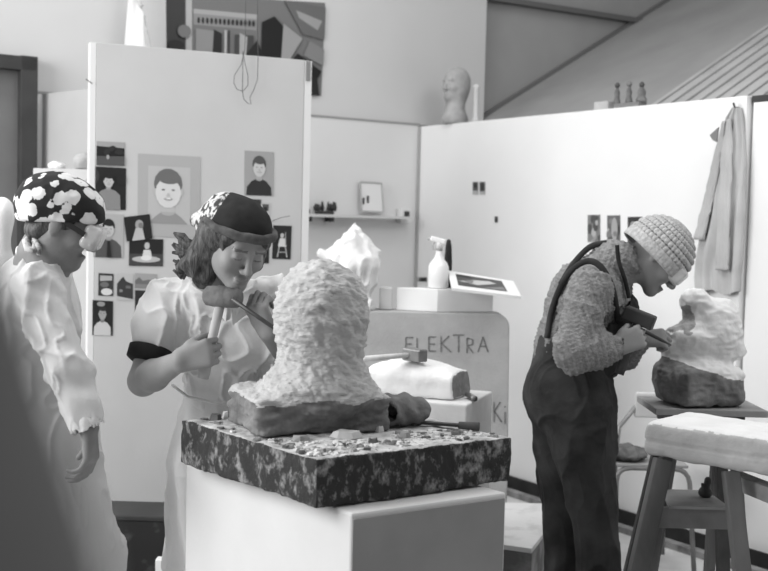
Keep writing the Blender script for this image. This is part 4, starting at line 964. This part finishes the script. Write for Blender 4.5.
# ---------------- woman on the left in a long coat, seen from the side
def coat_woman():
    base = P(40,571,3.25); base.z = 0
    t = thing('person', base, 'person in long pale coat with flowered headscarf and goggles, seen from the side', 'person')
    D = 3.22
    hc = P(65,223,D); hf = Vector((.90,.12,-.40)); R = frame(hf, Vector((.05,0,1))); s_ = .95
    H = lambda x, y, z: hc+R@(Vector((x, y, z))*s_)
    nk = P(42,262,D+.02); chest = P(30,315,D+.04); waist = P(32,385,D+.06); hip = P(35,430,D+.07)
    shR = P(37,288,D-.12); elR = P(66,368,D-.17); wrR = P(89,428,D-.17)
    shL = P(40,285,D+.19); elL = P(45,365,D+.24); wrL = P(66,405,D+.22)
    S = SDF((-1.42,2.86,0), (-.68,3.66,1.74), .0045)
    head_sdf(S, hc, R, s_)
    S.cap(hc+R@Vector((0,-.03,-.06)), nk, .055, .058, .03); S.cap(nk, chest, .07, .11, .05); S.cap(shR, shL, .05,.05,.05)
    S.cap(chest, waist, .11,.10,.04); S.cap(waist, hip, .11,.13,.04)
    for sy in (-.075,.075):
        a = hip+Vector((0,sy,-.02)); S.chain([a, Vector((a.x+.01,a.y,.48)), Vector((a.x,a.y,.09))], [.085,.055,.038], .02)
    S.chain([shR, elR, wrR], [.05,.043,.027], .02); S.chain([shL, elL, wrL], [.05,.042,.027], .02)
    hand_sdf(S, wrR, Vector((.10,-.05,-1)), Vector((-.95,.1,-.25)), side=1, curl=(26,30,22), thumb=(.7,.15,.6), tcurl=.1, sc=1.0)
    hand_sdf(S, wrL, Vector((.2,-.3,-.9)), Vector((-.9,-.3,.0)), side=-1, curl=(40,50,30))
    fm0 = face_mat(hc, R, s_)
    sdfobj(S, 'body', [SKIND, BROW, LIP], t, matfn=lambda V, n: fm0(V, n)*(np.linalg.norm(V-np.array(hc), axis=1) < .16), it=1)
    S = SDF(hc-Vector((.2,.2,.2)), hc+Vector((.2,.2,.2)), .0045)
    S.ell(H(0,-.02,.02), (.079,.090,.09), np.array(R), 0); S.ell(H(0,.10,-.02), (.09,.09,.10), np.array(R), .01, 'sub'); S.ell(H(0,-.055,-.05), (.066,.045,.04), np.array(R), .02)
    sdfobj(S, 'hair', HAIR, t, disp=lambda V, n: .003*fbm(V*40, 2))
    S = SDF(hc-Vector((.26,.22,.2)), hc+Vector((.22,.22,.24)), .004)
    S.ell(H(0,-.025,.048), (.098,.122,.088), np.array(R), 0); S.ell(H(0,-.08,.015), (.088,.075,.075), np.array(R), .03)
    S.plane(H(0,.06,.028), R@Vector((0,.42,-1)), .006)
    S.rbox(H(0,.1,-.10), (.2,.2,.11), np.array(R), .01, 0, 'sub') if False else None
    sc = sdfobj(S, 'headscarf', flower_mat('flowered_scarf', 22, .22, .74), t, disp=lambda V, n: .004*fbm(V*16, 2)+.002*ridge(V*30))
    D2 = D-.055; k = P(31,236,D2)
    MB().tube([k, P(26,241,D2-.01), P(28,249,D2-.02), P(34,250,D2-.02), P(36,242,D2-.01), P(33,236,D2)], [.008,.011,.012,.011,.009,.006], 10).tube([P(33,240,D2), P(38,246,D2-.015), P(39,255,D2-.02)], [.009,.011,.005], 10).build('scarf_knot', mat('scarf_knot', .6, .15, 60, lo=.45, hi=.6), sc, smooth=True)
    # goggles
    g = empty('goggles', hc); 
    bpy.data.objects.remove(g)
    gg = SDF(H(0,.10,-.0)-Vector((.13,.13,.1)), H(0,.10,0)+Vector((.13,.13,.1)), .0035)
    gg.rbox(H(0,.094,-.004), (.074,.026,.036), np.array(R), .016, 0); gg.ell(H(0,.07,-.004), (.066,.045,.026), np.array(R), .004, 'sub')
    gm = mat('goggle_plastic', .72, rough=.12, spec=.6, alpha=.5)
    go = sdfobj(gg, 'goggles', gm, t)
    for q_ in (-1, 1): MB().bar(H(q_*.079,.075,-.002), H(q_*.083,.0,.010), .004, .015).build('temple', mat('goggle_temple', .03, rough=.3), go)
    # coat
    S = SDF((-1.60,2.80,.40), (-.62,3.80,1.52), .006)
    S.cap(nk+Vector((-.01,0,-.05)), chest, .085, .135, .05); S.cap(shR, shL, .062,.062,.05); S.cap(chest, waist, .138,.135,.05)
    S.chain([waist, P(38,440,D+.07), P(52,571,D+.07), P(52,640,D+.07)], [.135,.165,.21,.235], .04)
    cuff = elR.lerp(wrR, .88)
    S.chain([shR, elR, elR.lerp(wrR,.55), cuff], [.066,.056,.052,.048], .02)
    S.chain([shL, elL, wrL], [.062,.055,.05], .03)
    zh = P(60,569,D).z; S.plane((0,0,zh), (0.05,0,-1)); 
    S.cap(cuff, wrR+(wrR-elR).normalized()*.05, .040, .040, 0, 'sub')
    S.ell(nk+Vector((.0,0,.02)), (.062,.075,.035), k=.006, op='sub')
    def cd(V, n):
        f = folds(V, 9.7, (11,9,2.6), .009, .003); arm = np.clip(1-np.abs(V[:,1]-(D-.15))*8, 0, 1)
        return f+arm*.006*np.sin(V[:,2]*70+V[:,0]*45+3*vnoise(V*8))
    co = sdfobj(S, 'long_coat', mat('coat_cotton', .68, .62, 5, rough=.95, bump=.12, bscale=120), t, disp=cd)
    ca_ = (hc-nk).normalized(); c1_ = ca_.orthogonal().normalized(); c2_ = ca_.cross(c1_)
    pts = [nk+ca_*(.006+.012*math.sin(a+1))+(c1_*math.cos(a)+c2_*math.sin(a))*(.070+.004*math.sin(3*a)) for a in [math.radians(q_) for q_ in range(0, 361, 15)]]
    MB().tube(pts, .008, 8).build('collar', CLOTHW, co, smooth=True)
    sx_ = hip.x
    for sy in (-.075,.075):
        S = SDF((sx_-.12,hip.y+sy-.08,-.01), (sx_+.22,hip.y+sy+.08,.14), .006); S.cap((sx_-.02,hip.y+sy,.045), (sx_+.14,hip.y+sy,.03), .045, .04, .02); S.ell((sx_,hip.y+sy,.07), (.05,.04,.05), k=.02); S.plane((0,0,.0), (0,0,-1))
        sdfobj(S, 'shoe', DARK, t)
coat_woman()

# ---------------- person at the right carving
def man():
    D = 3.9
    base = P(575,571,D); base.z = 0
    t = thing('person', base, 'person in knitted hat, sweater and dark dungarees bending to carve the stone', 'person')
    hc = P(660,256,D); hf = Vector((.64,-.14,-.74)); R = frame(hf, Vector((.6,0,.8))); s_ = 1.0
    H = lambda x, y, z: hc+R@(Vector((x, y, z))*s_)
    nk = P(614,264,D); chest = P(588,298,D); waist = P(574,348,D); hip = P(566,388,D)
    shR = P(590,292,D-.17); elR = P(573,353,D-.25); wrR = P(617,347,D-.19)
    shL = P(602,292,D+.17); elL = P(620,350,D+.22); wrL = P(640,340,D+.08)
    S = SDF((P(500,300,D).x,3.45,0), (P(700,300,D).x,4.35,1.62), .0048)
    head_sdf(S, hc, R, s_)
    S.cap(hc+R@Vector((0,-.03,-.06)), nk, .054, .058, .03); S.cap(nk, chest, .075, .12, .05); S.cap(shR, shL, .05,.05,.06)
    S.cap(chest, waist, .115,.105,.04); S.cap(waist, hip, .11,.12,.04)
    for sy, kn, an_ in ((-.08, P(597,510,D-.08), P(598,640,D-.08)), (.08, P(562,515,D+.08), P(565,640,D+.08))):
        a = hip+Vector((.0,sy,-.03)); an_.z = .09; S.chain([a, kn, an_], [.09,.058,.04], .02)
    S.chain([shR, elR, wrR], [.05,.043,.028], .02); S.chain([shL, elL, wrL], [.05,.042,.028], .02)
    # hammer axis in the near hand
    ha, hb = P(619,374,D-.165), P(640,318,D-.145); ax = (hb-ha).normalized()
    hand_sdf(S, wrR, Vector((.85,-.0,.42)), Vector((.1,.98,-.1)), side=1, curl=(60,75,45), thumb=(.75,.25,.65), tcurl=.3)
    hand_sdf(S, wrL, Vector((.93,-.18,.15)), Vector((.15,.75,-.6)), side=1, curl=(58,72,45), thumb=(.75,.25,.6), tcurl=.3, sc=.95)
    fm0 = face_mat(hc, R, s_)
    sdfobj(S, 'body', [mat('shaded_skin', .28, .24, 10, rough=.55), BROW, LIP], t, matfn=lambda V, n: fm0(V, n)*(np.linalg.norm(V-np.array(hc), axis=1) < .16), it=1)
    # sweater
    S = SDF((P(520,300,D).x,3.40,.86), (P(660,300,D).x,4.38,1.56), .0048)
    S.cap(nk+Vector((-.012,0,-.01)), chest, .085, .125, .05); S.cap(shR, shL, .068,.068,.06); S.cap(chest, waist+Vector((-.005,0,0)), .125,.118,.05); S.cap(waist, hip, .12,.12,.03)
    S.cap(nk, nk+(hc-nk).normalized()*.05+Vector((0,0,.0)), .072, .066, .02)
    S.chain([shR, elR, elR.lerp(wrR,.5), elR.lerp(wrR,.92)], [.072,.060,.056,.038], .03); S.chain([shL, elL, elL.lerp(wrL,.92)], [.08,.07,.045], .03)
    S.cap(elR.lerp(wrR,.9), wrR+(wrR-elR).normalized()*.05, .031,.031,0,'sub')
    S.cap(nk+(hc-nk).normalized()*.03, hc, .058,.06,0,'sub')
    def knit(V, n):
        armR = (V[:,1] < D-.10)
        ang = np.where(armR, V[:,0]*1.0+V[:,2]*.33, V[:,0]*.9-V[:,2]*.5)
        return .0035*np.abs(np.sin(ang*170))+.0018*np.sin(V[:,2]*520+2*np.sin(ang*170))+folds(V, 2.3, (9,9,9), .008, .002)
    sdfobj(S, 'sweater', mat('grey_wool', .30, .20, 70, rough=1, bump=.7, bscale=220), t, disp=knit, it=1)
    # dungarees: trousers, bib, straps
    S = SDF((P(505,300,D).x,3.5,.03), (P(665,300,D).x,4.3,1.30), .0055)
    S.cap(P(572,352,D), P(568,392,D), .128, .142, .03); S.cap(P(566,392,D-.04), P(562,396,D+.04), .14, .14, .03); S.cap(P(590,400,D-.05), P(590,440,D-.06), .085, .085, .04)
    S.chain([P(578,410,D-.08), P(594,505,D-.09), P(600,590,D-.08), Vector((P(600,600,D).x, D-.08, .06))], [.125,.083,.078,.075], .02)
    S.chain([P(563,410,D+.07), P(565,515,D+.09), P(566,590,D+.08), Vector((P(566,600,D).x, D+.08, .06))], [.118,.080,.078,.075], .02)
    S.plane(P(560,334,D), (-.12,0,1), .0)
    S.plane((0,0,.06), (0,0,-1))
    tm = mat('dark_denim', .016, .05, 7, rough=.9, bump=.2, bscale=90)
    tr_ = sdfobj(S, 'dungarees', [tm, mat('dusty_denim', .045, .11, 16, rough=.95, bump=.2, bscale=90)], t, disp=lambda V, n: folds(V, 6.1, (10,10,5), .009, .0015), matfn=lambda V, n: 0*((np.abs(V[:,2]-P(590,505,D).z-.3*(V[:,0]-P(590,0,D).x)+.05*vnoise(V*14)) < .035+.03*vnoise(V*20)) & (V[:,1] < D) & (V[:,0] > P(575,0,D).x) & (V[:,0] < P(608,0,D).x)).astype(int))
    S = SDF((P(570,300,D).x,3.55,.98), (P(675,300,D).x,4.2,1.40), .005)
    S.chain([P(590,350,D), P(606,325,D), P(616,307,D)], [.12,.11,.075], .03)
    S.chain([P(578,355,D), P(592,322,D), P(604,296,D)], [.13,.125,.10], .02) if False else None
    S.cap(chest, waist, .145,.118,.0,'sub'); S.cap(chest, nk, .145, .09, 0, 'sub')
    sdfobj(S, 'bib', tm, t, disp=lambda V, n: folds(V, 1.1, (10,10,8), .008, .002))
    def strap(px, r=.006):
        MB().tube([P(*p) for p in px], r, 8).build('strap', tm, tr_, smooth=True)
    def flat(px, wd=.024):
        pts = [P(*p) for p in px]; mb = MB()
        fine = []
        for i in range(len(pts)-1):
            p0, p1, p2, p3 = pts[max(i-1,0)], pts[i], pts[i+1], pts[min(i+2,len(pts)-1)]
            for k in range(6):
                u = k/6; fine.append(.5*((2*p1)+(p2-p0)*u+(2*p0-5*p1+4*p2-p3)*u*u+(3*p1-p0-3*p2+p3)*u**3))
        fine.append(pts[-1]); mb.tube(fine, [wd*.45]*len(fine), 8); mb.build('strap', tm, tr_, smooth=True)
    flat([(618,322,3.80),(615,300,3.76),(610,282,3.735),(600,266,3.735),(588,261,3.75),(574,268,3.775),(562,284,3.80),(552,310,3.83),(547,338,3.82)])
    flat([(606,243,3.90),(590,247,3.88),(574,263,3.84),(561,284,3.80)])
    flat([(617,245,3.80),(619,262,3.795),(625,280,3.80),(629,298,3.80)], .016)
    # knitted hat: ribbed rings
    up = (R@Vector((0,-.06,1))).normalized(); fw = (R@Vector((0,1,.06))).normalized(); rt = up.cross(fw)
    c = hc+R@Vector((0,-.018,.012)); nr, nu = 120, 200; vs = []; mi = []
    for j in range(nr+1):
        a = -.42+(math.pi/2+.42)*j/nr          # -small below the equator up to the pole
        for k in range(nu):
            th = 2*math.pi*k/nu
            band = math.sin(a*30+.9); rib = abs(math.sin(th*22+(0 if band > 0 else math.pi/2)))
            rr = 1+.034*band+.045*rib*(1-.7*max(a,0)/1.6)
            brim = 1 if a < -.08 else 0
            if brim: rr = 1.055+.018*abs(math.sin(th*40))
            rr *= (1 if a > -.38 else .97)
            x, y, z = .092*math.cos(a)*math.cos(th)*rr, .112*math.cos(a)*math.sin(th)*rr, .106*math.sin(a)*rr
            if a < 0: x, y = .092*math.cos(th)*rr, .112*math.sin(th)*rr
            vs.append(c+rt*x+fw*(y)+up*z)
    fs = []
    for j in range(nr):
        a = -.42+(math.pi/2+.42)*(j+.5)/nr
        for k in range(nu):
            fs.append((j*nu+k, j*nu+(k+1)%nu, (j+1)*nu+(k+1)%nu, (j+1)*nu+k)); mi.append(0 if (a < -.08 or math.sin(a*30+.9) > -.05) else 1)
    fs.append(tuple((nr)*nu+k for k in range(nu))); mi.append(0)
    hat = link('knitted_hat', vs, fs, [mat('pale_wool', .52, .38, 90, rough=1, bump=.5, bscale=250), mat('grey_band_wool', .20, .14, 90, rough=1, bump=.5, bscale=250)], mi, t, smooth=True)
    so = hat.modifiers.new('thickness', 'SOLIDIFY'); so.thickness = .008; so.offset = -1
    gg = SDF(H(0,.10,0)-Vector((.13,.13,.13)), H(0,.10,0)+Vector((.13,.13,.13)), .004)
    gg.rbox(H(0,.088,-.004), (.072,.026,.032), np.array(R), .016, 0); gg.ell(H(0,.07,-.004), (.066,.045,.026), np.array(R), .004, 'sub')
    sdfobj(gg, 'goggles', mat('goggle_plastic', .72), t)
    for sy, px in ((-.08, 600), (.08, 566)):
        x = P(px,600,D).x; S = SDF((x-.12,D+sy-.08,-.01), (x+.24,D+sy+.08,.14), .006); S.cap((x-.03,D+sy,.045), (x+.15,D+sy,.035), .048, .042, .02); S.ell((x,D+sy,.07), (.055,.045,.05), k=.02); S.plane((0,0,.0), (0,0,-1))
        sdfobj(S, 'shoe', DARK, t)
    m = thing('lump_hammer', ha, 'dark hammer with angled handle in the fist of the person in the knitted hat', 'hammer')
    MB().tube([ha, ha+ax*.1, hb], [.016,.014,.013], 12).build('handle', mat('dark_handle', .10, .06, 12), m, smooth=True)
    hd_ = Vector((.80,-.35,-.30)).normalized()
    MB().bar(hb-hd_*.055, hb+hd_*.05, .048, .048).build('hammer_head', DARK, m, bevel=.006)
    a, b = P(640,329,D-.03), P(671,345,D+.02)
    k = thing('point_chisel', b, 'short dark chisel pressed against the white carved figure', 'chisel')
    MB().tube([a, a.lerp(b,.7), b], [.007,.006,.002], 8).build('blade', DARKMETAL, k, smooth=True)
man()
